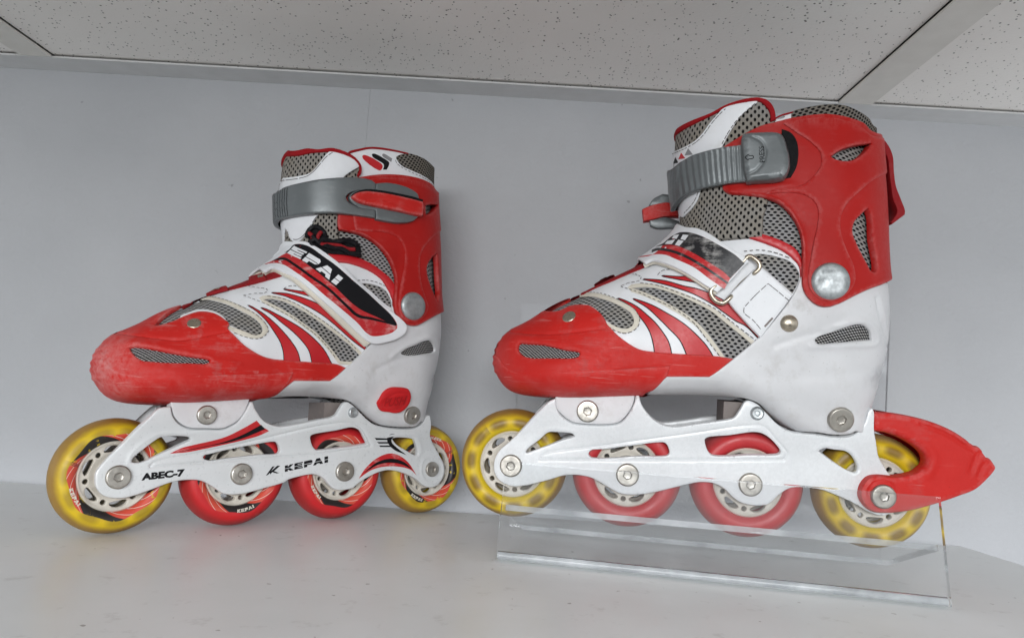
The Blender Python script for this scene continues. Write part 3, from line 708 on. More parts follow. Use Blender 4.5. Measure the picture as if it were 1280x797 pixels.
for s in TR:
    panel(s, 'upper/collar_binding', TR[s], M['red_leather' if s == 'lat' else 'red_leather'], off=2.6, thick=2.6, bev=1.1, grid=2.)
    panel(s, 'upper/throat_binding', THR[s], M['darkred'], off=2.0, thick=1.8, bev=.7, grid=2.5)
for q in ("256,366* 257,357.5* 282,351.5* 284,358.5* 268,362.5", "310,352* 311,344.5* 329.5,339.5* 332,346*"):
    panel('lat', 'upper/lace_loop', q, M['darkred'], off=4.0, thick=2.4, bev=.8, grid=2.)
for q in ("266,358.7* 274,356.6* 274.3,359.6* 266.3,361.6*", "322,344* 329,342* 329.3,344.6* 322.5,346.4*"):
    panel('lat', 'upper/lace_loop', q, M['brass'], off=4.4, thick=.4, bev=0, grid=4.)

# ---- toe cap
CAP = {'lat': "40,540* 40,380* 180,370* 229,378* 213,386.5 200,396.5 194,404 193,406* 200,405 215,400.5 232,393 250,388 268,390.5 280,397.5 287,404.5 285,409 292.7,417.7 305.3,430.3 317.8,439 330.4,445.3 343,448.5 355.5,449.7 389.3,452.2 422,455 433,459.5* 412.6,478.3* 390,478.3 368,478.3* 358,485 346.6,494 334,498.4 320.3,501 300,520* 150,545*",
       'med': "560,540* 560,390* 660,385* 690,388 700,386.5 711.3,381.4 722.6,379.6 736.4,380.8 746.5,387 755.2,396.5 758.5,404* 767.8,414 772.6,418.8 787.6,430 800,436.4 817.8,439.5 840.3,441.4 891.8,444.5 917,448.2* 886.6,473.3* 833.9,473.3* 825,482 816.3,489 807.5,492.5 795,510* 640,540*"}
SLOT = {'lat': "161.5,434 166.5,432 177.8,432.7 194,435.9 213,440.3 238,445.3 259.3,449 262.6,451 258.8,453.8 240,453.4 213,452.8 190.3,451.5 177.8,450.3 167.8,444",
        'med': "646.4,432.7 649,427.7 660.2,428.3 679,430.2 704,436.5 724.2,441 723,445.2 716.6,447 685.3,447 660.2,446.5 651.4,443.4 647,437.7"}
RLF = {'lat': [("122,432 128,447 137,458 150,466 175,469.5 240,468.5 330,467 372,464", .8, -.2), ("128,462 150,474 200,477 260,476", 5.0, .9),
               ("133,414 170,419 200,423 225,425 262,418.5 290,412.5", .6, -.6), ("175,411 215,415 265,408", 4., .5), ("262,454 300,462 340,466", 3., .5), ("150,431 162,428 200,433 262,447 300,456", 2., .55), ("155,447 175,458 240,459 290,459", 2.5, .5)],
       'med': [("621,446 628,456 640,463.5 690,464.5 760,462 842,456.5", .8, -.2), ("630,468 680,473 760,470", 5.0, .9),
               ("632,413 660,416.5 700,416.5 757,409.5", .6, -.6), ("690,404 725,401 745,397", 4., .5), ("638,428 648,422 690,427 724,436 760,448", 2., .5), ("640,447 660,454 720,454 758,452", 2.4, .5)]}
BMP = {'lat': "95,424* 121,430 128,447 137,458 150,466 175,469.5 240,468.5 330,467 367,464.8* 362,480* 352,489 334,498 320.3,500.8 300,520* 150,545* 40,540* 40,440*",
       'med': "595,438* 619,444 628,456 640,463.5 690,464.5 760,462 838,457* 833,474* 825,481.5 816,488.5 807,492 795,510* 640,540* 560,540* 560,450*"}
def toe_ribs(x, z):
    k = sm((-209.5-x)/4.)*sm((z-84.)/3)*sm((107-z)/3); return k*(.38*np.sin(z*2*np.pi/3.6)+.3)
for s in ('lat', 'med'):
    panel(s, 'toe_cap', CAP[s], M['red_toe' if s == 'lat' else 'red_toe_b'], [SLOT[s]], off=3.0, thick=2.6, bev=.8, grid=1.25, relief=RLF[s], extra=toe_ribs)
    panel(s, 'toe_cap', BMP[s], M['red_toe' if s == 'lat' else 'red_toe_b'], off=3.75, thick=1.4, bev=.7, grid=1.6, extra=toe_ribs)
    panel(s, 'toe_cap/slot_mesh', SLOT[s], M['fabric_fine'], off=1.2, thick=0, bev=0, grid=3., shrink=-1.6)
rivet('lat', 'rivet', 'toe_cap', (242.7, 404), 3.9, 3.2, M['brass'], CAPP); rivet('med', 'rivet', 'toe_cap', (711.2, 395.8), 4.1, 3.2, M['brass'], CAPP)

# ---- white heel shell
SH = {'lat': "338,498* 365.5,496 399,497 415,498.4 434,501.5 449,513.8 456.5,521.3 467.8,529.5 480.3,532.6 508,534.5 520.5,533.2 529,527.6 560,545* 620,500* 620,396* 555,386* 530,376* 500,356* 495,366* 490,385 480,405 462,431 445,449 432.7,459.5 412,477* 368,477* 350,491",
      'med': "808,494* 833.9,472* 886,472* 917,448 950,420 972,395 990,371 1000,350 1004,335* 1040,336* 1075,348* 1100,353* 1180,353* 1180,560* 1090,548* 1071.6,541 1061.5,544 1042.7,544.7 1021.4,541.5 992.5,539 981,535 970.5,527.6 959,516.3 948,505 935.5,499.6 913,496.5 862.7,494.6"}
SS = {'lat': "502,441.6 506.6,437.2 520.4,431 533,426 538,426 542.3,430.3 544,439 524,443.5 507.8,444",
      'med': "1018.9,425.2 1022.6,421.4 1040.2,415.2 1059,409 1071.6,405.8 1080.3,407 1087.9,414 1090.4,425.2* 1065.3,427 1040.2,429 1022.6,429.6"}
SR = {'lat': [("470,462 500,448.5 545,445", 1.8, -.5), ("490,445 506,433 535,422 545,425 548,440", 1.7, .8), ("440,492 480,488 545,470", 2.5, -.35), ("390,487 430,488", 2., -.5)],
      'med': [("968,432 1000,421 1040,411", 1.8, -.6), ("1012,433 1060,432 1096,428 1094,413 1082,402 1060,404 1030,413", 1.5, .8), ("1097,372 1101,395 1107,415 1110,432", 1., -1.2), ("940,470 1040,470 1100,458", 3.0, -.4), ("835,482 870,481 900,484", 2., -.6)]}
for s in ('lat', 'med'):
    panel(s, 'heel_shell', SH[s], M['white'], [SS[s]], off=2.6, thick=2.6, bev=.7, grid=1.8, relief=SR[s])
    panel(s, 'heel_shell/slot_mesh', SS[s], M['fabric_fine'], off=.9, thick=0, bev=0, grid=3., shrink=-1.6)
panel('lat', 'heel_shell/release_button', "470.3,506.5 475.3,499.6 480.3,491.5 489,485.2 500.4,484.2 511.7,486.5 514.8,495.2 511.7,505.3 503,514 490.4,517.2 476.6,516.6 471.6,511.6", M['red'], off=5.0, thick=3.2, bev=1.2, grid=1.2,
      relief=[("478,511 481,502 490,494 502,491 509,493 508,502 500,510 488,512.5 478,511", .8, -.35)])
text_panels('lat', 'heel_shell/release_button', 'PUSH', affine((479.5, 507.5), (26, -2.5), (4, -10.5)), M['emboss_shade'], 5.45)
rivet('med', 'ball_rivet', 'heel_shell', (986.7, 404), 4.6, 3.2, M['brass'], DOME)
for s, q in (('lat', (515.3, 518.5)), ('med', (1050.6, 523.6))):
    rivet(s, 'bolt', 'heel_shell', q, 6.3 if s == 'lat' else 6.9, 3.3, M['steel'], HEX)

# ---- red cuff
CF = {'lat': "445,222* 461.4,219 476.5,217.4 495.3,217.4 514,219.6 530.4,224 540.5,229.6 550.5,240.3 600,246* 620,400* 575,384* 556,390* 545.5,394.5 533,401.4 523,406.5 515.4,407 507.8,404 499,396.4 494.7,389 493.4,375 495.3,360 496,347.8 492.8,335.3 486.5,321.5 476.5,309 464,299 451.4,292.6 432.5,288.2 423.8,287* 422,279 423,266* 436,240*",
      'med': "905,182* 930,167 951.4,156.4 970.2,151.4 990.3,146.4 1014,142.6 1033,141.4 1051.7,143.3 1070.6,148.5 1082,153.5 1092,163 1180,175* 1180,340* 1135,340* 1115,350.8* 1105.5,355 1086.6,361.5 1067.8,370.3 1050.3,379 1036.5,383.4 1024,382 1011.4,372.8 1004.5,360.2 1003.2,344 1003.8,322.6 1004,307.8 1001.6,291.5 995.4,276.5 985.3,262.7 972.8,252.6 956.5,247 931.4,243.8 910,242 903,237* 902,225*"}
CH = {'lat': ["546.7,317* 540.5,322.7 535.4,331.5 534.8,340.3 538,352.9 543.6,367.6 547.4,376.4* 550,366 549,350 548,330", "533,256.6* 540.5,255.3 548,256* 545.5,260.3 540.5,265.4 533.5,268*"],
      'med': ["1086.6,260.2* 1077.8,267.7 1069,277.8 1067,290.3 1071.5,302.8 1075.4,311.3 1084,327.6 1090.4,338.3 1094.8,339.5 1097.3,333.9 1095.4,318.8 1091.7,300 1090.3,272.7",
              "1039.6,195.3* 1050.3,187.8 1067.8,182 1090.4,179* 1084,187.8 1072.8,196.5 1061.6,200.3 1047.8,199"]}
CR = {'lat': [("440,286 460,289 480,290 495,295 502.8,302.7 506.6,314 506.6,330 502.8,350", 1.1, -.6), ("430,288 451,292 464,299 476,309 486,321 492,335 495,348 494,375", 1.3, .55), ("551,290 535.4,304 528,316.5 526,335.3 529,357 538,378", 1.0, -.55),
              ("500,384 505,396 517,402 529,394 534,380 529,367 517,362 505,368 500,384", 1.3, -.6), ("500,315 498,340 500,360", 4., -.5)],
      'med': [("955,241.5 987.8,240.7 1006.6,243.8 1018,251.4 1023,262.7 1022.3,280.2 1018,300.3 1014,325", 1.1, -.6), ("912,240 931,243 956,246 973,252 985,262 995,276 1001,291 1004,308 1003,345", 1.3, .55), ("995,275 1008,285 1010,310", 5., -.6),
              ("1100,221.3 1075.3,240 1059,256.4 1052,272.7 1052.7,290.3 1059,309 1072,335", 1.0, -.6), ("995,165 1014,177.8 1025.4,190.3 1026.6,205.3 1012.5,223.8 1000,231.3 960,238", 1.3, -.8), ("915,237 950,236 990,231", 2., .6),
              ("1015,351 1020,367 1037,376 1055,368 1062,350 1055,334 1037,326 1020,334 1015,351", 1.2, -.7)]}
CO = {'lat': "440,262* 445,288* 460,289 480,290 495,295 502.8,302.7 506.6,314 506.6,330 503,350 500,366 499,384 503,397 517,403 530,397 537,384 533,370 529,357 526,335 528,316.5 535.4,304 551,290 600,270* 600,240* 546,238 530,228 514,223.5 495,221.5 476,221.5 462,223.5 450,232*",
      'med': "955,243* 987.8,240.7 1006.6,243.8 1018,251.4 1023,262.7 1022.3,280.2 1018,300.3 1014,322 1010,345 1013,362 1024,373 1037,377 1055,371 1070,354 1070,335 1059,309 1052.7,290 1052,272.7 1059,256 1075,240 1100,221 1180,195* 1180,170* 1092,168 1080,158.5 1068,152.5 1051,147.5 1033,145.6 1014,146.6 990.3,150.4 978,153.5* 995,165 1014,177.8 1025.4,190.3 1026.6,205.3 1012.5,223.8 1000,231.3 965,237"}
for s in ('lat', 'med'):
    panel(s, 'cuff', CF[s], M['red_cuff'], CH[s], off=5.2, thick=3.6, bev=1.1, grid=1.8, relief=[r for r in CR[s] if r[2] > 0 or r[1] > 3])
    panel(s, 'cuff', CO[s], M['red_cuff'], CH[s][1:], off=6.1, thick=1.4, bev=1.2, grid=2.0)
rivet('lat', 'pivot_rivet', 'cuff', (517.2, 382.2), 9.6, 6.5, M['zinc'], CAPP); rivet('med', 'pivot_rivet', 'cuff', (1039, 351), 9.8, 6.5, M['zinc'], CAPP)

# ---- collar (padded liner top) and tongue
COL = {'lat': "437,235* 437,190* 451.4,186.2 462.7,184.4 476.5,185 495.3,188 510.3,191.6 520.4,194.5 533,200.5 543,209 551,219 600,235* 600,262* 552,252* 530,236 495,230 460,232*",
       'med': "960,170* 962,150* 975,144.5 991.3,139.5 1005,135.2 1032.7,131 1055.3,132 1074,139.3 1086.6,148 1094,158 1180,175* 1180,195* 1092,176* 1070,160 1033,154 990,160*"}
for s in COL: panel(s, 'collar', COL[s], M['leather'], off=2.2, thick=5, bev=1.6, grid=2.5, uvmode=2)
panel('lat', 'collar/collar_mesh', "496.5,200 495.5,196.3 500.3,193.4 510.3,191.8 520.4,194 533,200 543,209 551,218 600,235* 600,262* 560,245* 549.2,239.5 539.2,226.5 526.7,218.3 514,212.7 501.5,206.4", M['fabric_collar'], off=2.5, thick=.5, bev=.2, grid=2.5, uvmode=2)
panel('med', 'collar/collar_mesh', "989,152* 990.5,140 1005,135 1032.7,130.6 1055.3,131.6 1074,139 1086.6,147.8 1094,158 1180,175* 1180,205* 1080,170*", M['fabric_collar'], off=2.5, thick=.5, bev=.2, grid=2.5, uvmode=2)
stitch('lat', 'collar/stitching', "494,200 496,204 501,208.5 514,215.3 526.7,220.8 537,227 547,239", M['thread'], off=2.7)
panel('lat', 'collar/binding', "436,192* 436,189.5 451.4,185.2 462.7,183.4 476.5,184 495.3,187.2 511,191* 511,192.8* 495.3,189.6 476.5,186.6 462.7,186 451.4,188", M['red_cloth'], off=3.0, thick=5, bev=.6, grid=3.)
panel('med', 'collar/binding', "962,151.5* 975,143.6 992,138.6* 992,140.4* 976,145.6 962,153*", M['red_cloth'], off=3.0, thick=5, bev=.6, grid=3.)
for q, mt in (("453.3,194.5 456.4,193.8 477.7,205.8 478.3,209 475.2,213 453.9,198.2", 'red_leather'), ("465.2,192.6 467.7,192 484,200.7 486.5,203.3 485.9,207 483.4,212* 479,212* 480.2,207.6 479.6,205 465.8,195.7", 'black'), ("478.3,192.6 480.2,192.3 490.3,198.2* 489,202.4* 478.3,195", 'greylight')):
    panel('lat', 'collar/emblem', q, M[mt], off=2.5, thick=.3, bev=0, grid=4.)
panel('med', 'collar/emblem', "971.5,147* 979,144.5 981.5,146 977,148 972,148.5*", M['greylight'], off=2.5, thick=.3, bev=0, grid=4.)
TG = {'lat': "330,189* 355,189.5 366,189.5 371,188 384,185 397.7,186 414,184.5 428,187.5 440.4,193 448,199.5 452.5,208 451.5,217 446,232* 424,262* 424,297 432,314* 400,318* 330,310*",
      'med': "815,185* 838,168 844,162 850.2,157 862.7,150.6 887.8,140.6 906.7,130.6 925.5,124.4 944.3,121.2 956.8,123 964,128 969,136.8 970.3,148 966,180* 961,240* 959,257.6 955,270 954.6,280 954,296* 880,300* 800,300*"}
for s in TG: panel(s, 'tongue', TG[s], M['fabric_tongue'], off=3.6, thick=6, bev=2.0, grid=2.2, uvmode=1)
TF = {'lat': ["320,228* 350,223 377.6,219 387.7,215.8 395,209 402.7,199 410,190.5 415,188 433,193 444,199 450,206.5 440.4,213.3 433,218.3 425,226* 400,245* 320,250*",
              "320,262* 357,255* 402,258* 397.7,268 392.7,276.3 385,287.6 379,296.4 372.6,302 367,302.4 362,297.6 356,286 320,275*"],
      'med': ["815,200* 839.5,190.3 856.5,182.8 869,175.2 877.8,166.5 887.8,152.7 897.9,141.4 905,134 931.7,127 946.8,125.5* 946.8,127.6 935.5,136.4 923,149 913,164 905.4,177.8 898,192* 870,215* 815,222*",
              "815,235* 878,225* 875.3,237.6 871.5,249 865.2,259 856.5,268.4 852.7,271.5 849.6,270 843,262 815,255*"]}
for s in TF:
    for q in TF[s]: panel(s, 'tongue/facing', q, M['leather'], off=4.3, thick=.8, bev=.3, grid=2.5, uvmode=1)
TS = {'lat': ["350,226 370,223.5 383,220.5 392,214.5 400,205.5 408,196 416,190.5", "431,220.5 438,216.2 449,209.3", "396,270 391,278 383.5,289 377,296.5 371,299.5 366.5,299"],
      'med': ["840,192.5 857.5,185 871,177 880,168 890,154 900,142.5 907,136", "944,129.5 933,138.5 920.5,151 910.5,165.5 902.5,180", "873,239.5 869,249.5 863,258 855,266.5"]}
for s in TS:
    for q in TS[s]: stitch(s, 'tongue/stitching', q, M['thread'], off=4.5, dash=(6, .6) if s == 'lat' else (2.4, .8))
TT = {'lat': "330,186* 355,187 364,187.6 371,187 384,184.4 397.7,185.5 414,183.8 428,187 440.4,192.6 448,199 453,207.6 452.8,216.4 449,221* 447,219* 450,211.4 448.5,206.4 444,200.5 433,194.3 415.3,189.5 400,189.8 386.4,190.9 371.4,194 355,195 330,195*",
      'med': "815,180* 842,165.2 844,161.4 850.2,156.4 862.7,150 887.8,140 906.7,130 925.5,123.8 944.3,120.7 956.8,122.5 964,127.6 969,136.4 970.8,149* 963.5,152* 962.7,141.4 957.6,132.6 950,126.8 931.7,128 909.2,133 892.8,141.8 869,153.2 854,160.8 843.3,168 815,186*"}
for s in TT: panel(s, 'tongue/binding', TT[s], M['red_cloth'], off=4.9, thick=7, bev=1.2, grid=2.)
for q, mt in (("841,205* 844,196.5* 847.5,203*", 'black'), ("848,199* 851.4,191* 856.5,197.5*", 'red_leather'), ("856,194* 860.2,185.3* 866,193*", 'greylight')):
    panel('med', 'tongue/emblem', q, M[mt], off=4.5, thick=.3, bev=0, grid=4.)

# ---- instep strap
SP = {'lat': "331,338 340,333.4 352.5,337.8 365,343 375.8,350 402.7,373.8 427.8,396.4 445,412.7 461,426.5 470,429.7 482.7,427.8 497.8,422.8 507.8,415 509,406.5 501.5,397.7 490,389 476.5,378.9 464,367.6 451,355 427.8,331.5 410,317.7 396.5,309 386.4,303.3 377.6,301.5 366,302* 340,300* 318,330*",
      'med': "806.3,327.7* 815,324 826.4,326.4 842.7,332.7 861.5,342.7 880.4,355.3 896.7,365.3* 913,351 930.6,332 936.8,326.4* 930.6,320 918,312.6 899.2,300 884,290 870.3,285 857.8,284 846,280* 800,285* 795,320*"}
SL = {'lat': "328,341* 340,336 352,341 363,347 374,356 402.7,382 427.8,406 444,421 457,433* 466,425 440,400 410,370 380,345 345,328 328,334*",
      'med': "804,330* 815,326 826,329 842,335.5 861,346 880,359 894,368.5* 900,360 870,336 840,322 806,322*"}
for s in SP:
    panel(s, 'instep_strap', SP[s], M['leather'], off=6.0, thick=1.6, bev=.4, grid=2.)
    panel(s, 'instep_strap/lining', SL[s], M['cream'], off=4.4, thick=2.6, bev=.3, grid=2.5)
panel('lat', 'instep_strap/print', "330,330* 342.5,325 352.5,319 360.7,315 367.6,306.4 376.4,305.4 387.7,309 402.7,319 420.3,331.5 441.3,350 457.6,363.8 472.7,377.6 490,394 497,405.2 496.8,410.2* 490.6,415.2 478,419 465.5,419.6 458,415.2 446.6,402.7 427.8,386.4 405,367.6 387.7,352.5 371.4,340.3 355,330.3 344,328.4", M['redstrap_worn'], off=6.12, thick=.2, bev=0, grid=3.)
panel('lat', 'instep_strap/print', "355,316* 360.7,312.7 367.6,306.4 376.4,305.4 387.7,309 402.7,319 420.3,331.5 441.3,350 457.6,363.8 472.7,377.6 490,394 497,405.2* 490,404 472.7,396.4 448.9,385 432.5,371.3 420,358.8 410,350.3 395,337.8 381.4,327.8 370,320 360.7,316.8", M['black'], off=6.24, thick=.15, bev=0, grid=3.)
panel('lat', 'instep_strap/print', "340,326* 347.5,322.6 357.6,322.4 371.4,330.3 390.2,344 410,357.8 432.8,378.8 449,392.6 465.5,396.4 496.8,405* 496,406.8* 465.5,399.6 447,395.8 431,381.6 409,361 389,347 370,333 356.6,325 347,325", M['black'], off=6.24, thick=.15, bev=0, grid=3.)
_base = np.array([(340, 321), (350.5, 314.5), (357, 315.5), (362, 318), (374.5, 323.1), (383.3, 327.8), (392.7, 333.4), (404, 342.8), (414, 351.3), (420.5, 356)]); _bl = np.r_[0, np.cumsum(np.hypot(*np.diff(_base, axis=0).T))]
def strap_f(a, b):
    t = a*_bl[-1]; p = np.array([np.interp(t, _bl, _base[:, i]) for i in range(2)]); return p+np.array([9.6, -9.3])*b*(.93+.0*a)
glyph_panels('lat', 'instep_strap/lettering', 'KEPAI', strap_f, M['leather'], 6.36)
panel('med', 'instep_strap/print', "790,322* 816.4,317.6 829,306.3 835.2,298.8 842.7,293.8 850.3,290.7 862.8,290.7 880.4,296.3 899.2,306.3 918,317.6 931,329* 913,348* 905.5,361* 888,349 867.8,334 849,325 830,317.6 816.4,317.8", M['redstrap_worn'], off=6.12, thick=.2, bev=0, grid=3.)
panel('med', 'instep_strap/print', "820,308* 829,304 835.2,298.8 842.7,293.8 850.3,290.7 862.8,290.7 880.4,296.3 899.2,306.3 918,317.6 931,329* 913,347.7* 905.5,340.2 886.6,327.7 867.8,316.4 852.8,309 840.2,305.7 829,306.3", M['black_worn'], off=6.24, thick=.15, bev=0, grid=3.)
panel('med', 'instep_strap/print', "815,312* 822,309.6 836.5,310.9 855,317 880,331.3 899,344.3 911,353* 909,355* 898,347.3 879,334.3 854,320.3 836,314 822,312.6 815,315*", M['black_worn'], off=6.24, thick=.15, bev=0, grid=3.)
for q in ("854,293.2* 861,293.8* 856.5,300* 851,298.6*", "848.4,299.4* 854.9,300.9* 849.5,307* 844,305.7*", "842.7,294* 849,293.2* 845.9,298.4* 840,297.8*", "834.5,301* 844,299.4* 840,304.8* 831.4,304.6*"):
    panel('med', 'instep_strap/lettering', q, M['leather'], off=6.36, thick=.12, bev=0, grid=3.)
# ring and tab of the strap on the medial side
P_, n_ = onsurf('med', "889,362.5 890,370 896.3,376.5 904,378.4 909.5,375 930,352.5 949.5,334.5 949,328.9 944,323.8 936.5,320 925,332 903,352", 5.2, closed=True, step=2.)
_q = lmap('med', "889,362.5 890,370 896.3,376.5 904,378.4 909.5,375 930,352.5 949.5,334.5 949,328.9 944,323.8 936.5,320 925,332 903,352", 5.2, BODYS, True, 2.)
_e = [SIDE['med'].map([p], 5.2, BODYS)[0] for p in ((899, 371), (943, 327))]
_d = np.minimum(*[np.hypot(*(_q-e).T) for e in _e]); P_, n_ = BODYS.pos(_q[:, 0], _q[:, 1], 5.0-3.2*sm((_d-5.5)/4))
add('med', 'instep_strap/ring', tube(P_, 1.25, 10, closed=True), M['brass'])
panel('med', 'instep_strap/tab', "909,371* 930,350 945.3,335 951.5,333 956,337 973,351.4 991,369* 971,396 951,422* 935,405 911,377", M['leather'], off=5.4, thick=3.2, bev=.9, grid=2.)
stitch('med', 'instep_strap/tab', "951,411* 941.5,400 930,390.3 930.2,384* 944,369 960.3,354* 973,364 986.7,375.3", M['thread'], off=5.55, dash=(3.5, .5), width=.35)
stitch('med', 'instep_strap/tab', "956,408 966,397", M['brown'], off=5.5, dash=None, width=1.0)

# ---- buckle strap and buckle
panel('lat', 'buckle_strap', "320,240* 347,238 353.8,234 362.6,230.9 384,225.8 402.7,222.7 427.8,220.8 446.6,220.8 465.5,224 471,228* 470.5,238 452,237.5 438,241 434.5,245.5 437,251 450,258.5 470.5,262.5 470.5,272* 440.4,267.8 415.3,265.8 382.7,267.2 360,270.3 345,274* 320,275*", M['grey'], off=9.0, thick=3.2, bev=1.0, grid=1.6)
for k in range(5):
    x_ = 348.5+3.2*k; stitch('lat', 'buckle_strap', f"{x_},{237.8-1.05*k} {x_-.8},{256-.8*k} {x_+.6},{271.5-.6*k}", M['dark'], off=9.12, dash=None, width=.45)
panel('lat', 'buckle', "438,244.5 443,239.5 456,236 471.5,237* 472,228.5* 485.2,227.7 500.3,230.2 514,235.2 524.5,243.4 524.8,270* 517.9,275.7 501.5,278.2 480.2,275.4 472,273.5* 471.5,263* 452,259.5 441,252", M['grey'], off=9.6, thick=4.2, bev=1.1, grid=1.5)
panel('lat', 'buckle/lever_slot', "440.5,244.5 449,238.3 461,236 475,237.4 496,241 515,245 530,249.5* 530,270* 500,264.8 470,258.8 454,255 444,249.8", M['dark'], off=9.8, thick=.5, bev=0, grid=3.)
panel('lat', 'buckle/lever', "443.2,244 450,239.4 461.4,237.4 474,238.8 495.3,242.4 514,246.4 531.7,251* 533,257 531.7,269* 524,268 500.3,262.4 470,256.2 455,252.4 446.3,247.8", M['red_toe'], off=13.0, thick=4.2, bev=1.5, grid=1.4, relief=[("462,250 480,248.5 495,253 512,262", 1.2, -.5)])
# ribbed ladder strap of the medial side
LAD = "805,215* 837.6,211 850,201.6 856.5,197.8 865.2,192.8 881.5,187.8 900.4,183.4 919.2,181 932,179.3* 934,226.2* 913,228.2 887.8,232.6 869,237.6 854,245 845.2,252.7 838.9,262.7 836,276* 805,280*"
ribs = []
for k in range(13):
    a = k/12.; tx = 932-76*a-8*a*a; ty = 178.5+3*a+17*a*a; bx = 934-70*a-9*a*a; by = 227.5+4*a+12*a*a; ribs.append((f"{tx},{ty-2} {(tx+bx)/2-.5},{(ty+by)/2} {bx},{by+2}", .8, -.8))
for k in range(6): x_ = 850-4.2*k; ribs.append((f"{x_},{203+2.2*k} {x_-3},{228+2*k} {x_-1},{250+3*k}", .45, -.5))
panel('med', 'buckle_strap', LAD, M['grey'], off=9.0, thick=3.0, bev=.7, grid=.65, relief=ribs)
panel('med', 'buckle/recess', "978,161* 989,165.5 996,175 998.5,190 996,208 989,221.5* 938,231* 934,224* 975,222*", M['dark'], off=6.0, thick=.8, bev=.3, grid=3.)
panel('med', 'buckle', "930,166 933.8,163.3 951.4,161.7 970.2,161.7 979,164 984,170.2 988.4,185.3 990.3,197.8 989.4,210 984,219 976,221.8 950,223.8 936,225.6* 933.5,219 930.7,205", M['grey'], off=13.5, thick=7.5, bev=2.6, grid=1.3,
      relief=[("936,217 948,212 958,200 960,186 953,174 938,167", .8, -.4)])
text_panels('med', 'buckle/lettering', 'PRESS', affine((960, 201.5), (-2.2, -20.5), (-7.2, .5)), M['dark'], 13.65, bold=.0)
for q in ("933,195 937.5,191 937.5,193 944,193 944,197 937.5,197 937.5,199 933,195",):
    stitch('med', 'buckle/lettering', ' '.join(t+'*' for t in q.split()), M['dark'], off=13.65, dash=None, width=.35)
# lace ends tucked under the strap
for pts, r_ in (("384,296 388,286 396,283 404,288 407,296 402,302 394,299 390,305 398,310", 1.5), ("388,303 397,300 410,301 424,303 436,301 446,306", 1.6), ("392,295 400,304 412,309 426,311 440,317 450,319", 1.6), ("402,290 398,298 404,306 418,306 432,310 444,312", 1.4), ("386,291 392,296 388,302", 1.4)):
    P_, n_ = onsurf('lat', pts, 5.0, step=2.); add('lat', 'lace', tube(P_+n_*np.sin(np.arange(len(P_))*.7)[:, None]*.6, r_, 7), M['black' if r_ > 1.45 else 'darkred'])
panel('lat', 'lace', "385,298* 386,288 393,283 402,285 407,292 409,299 424,298 440,298 450,306 452,322* 430,318 410,316 395,309", M['dark'], off=4.0, thick=.6, bev=.2, grid=3.)

# ------------------------------------------------------------------ chassis
FR = {'lat': "119,599 120.3,590 125.3,582.5 137.8,568.5 151.4,555.2 170,536.4 189,518.8 197.8,510.5 204,508.5 213.5,508* 216.6,520 224,528.9 236.7,535 258,536 280,535.8 288,532.5 296.4,527.6 306.4,515 313.5,502* 316,502* 320.2,512.5 330.3,525 340.3,530 350.3,532 373,528.9 398,523.8 414.3,520.7 420,517.6 425,510 430,503 434,502 441.4,506.3 449,513.8 456.5,521.3 467.8,529.5 480.3,533.2 508,535.2 520.5,533.8 528,528 534.3,519 537,519 539.3,531.4 538,541.4 541.8,554 549.3,568 555.5,580 556,591 552,601 545,607.5 536,609 528.4,605.5 520.4,598.4 508.4,592.4 496.3,588.4 484.3,587.4 472.2,590.4 460,596.4 450,602.4 442,609.4* 434,611.6 420.3,611.7 412.8,606.7 405.3,598 395.3,593 385.2,593 360,599.5 356.2,602.2 328,610.6 302,617 280.3,617 271.9,612 263.4,606.4 252.2,600.8 238,599.4 215.6,602.2 184.7,613.4 159.4,621.3 142.5,622.4 128.4,618.5 121,610",
      'med': "617,583 619,571.5 625.2,561.5 635.2,552.7 651.6,536.4 667.9,518.8 685.4,502 690.4,499 694.4,498* 695.5,508.8 700.5,517.6 714.3,527.6 730,530.3 765.2,530.4 775.3,527.6 785.3,517.6 792.8,503.8 794.7,494* 799,494* 801.6,503.8 806.7,512.5 819.2,525 833,531.4 846,532.5 860,530.7 881.4,527.6 910.2,523.8 917.8,521.3 925.3,511.3 931.6,501.3 936.6,500 948,505.5 959,517 970.5,528.2 981,535.6 992.5,539.6 1021.4,542 1042.7,545.2 1061.5,544.6 1071.6,539.6 1080.4,529.5 1086.6,512.5 1090.4,510 1093,515 1093,536.5 1095.4,550.3 1098.6,569 1104.2,580 1112,592 1128,603 1130,622 1122,636 1105,644 1088,640.3 1072.8,631.6 1057.8,624 1040.2,616.5 1026.4,611.5 1011.4,609.2 995,608.6 985,611 974.7,617.8 961,629.5 947.2,631.8 926.6,628 916.3,621.3 906,611 892.2,604 875,602.4 858.5,605.4 815.9,615.5 795.8,618 775.7,616.7 763.2,610.5 750.6,603 738,596.7 720.5,593.4 705.5,594 683,600.4 655.3,606.7 640.2,607.6 625.2,601 618.5,592"}
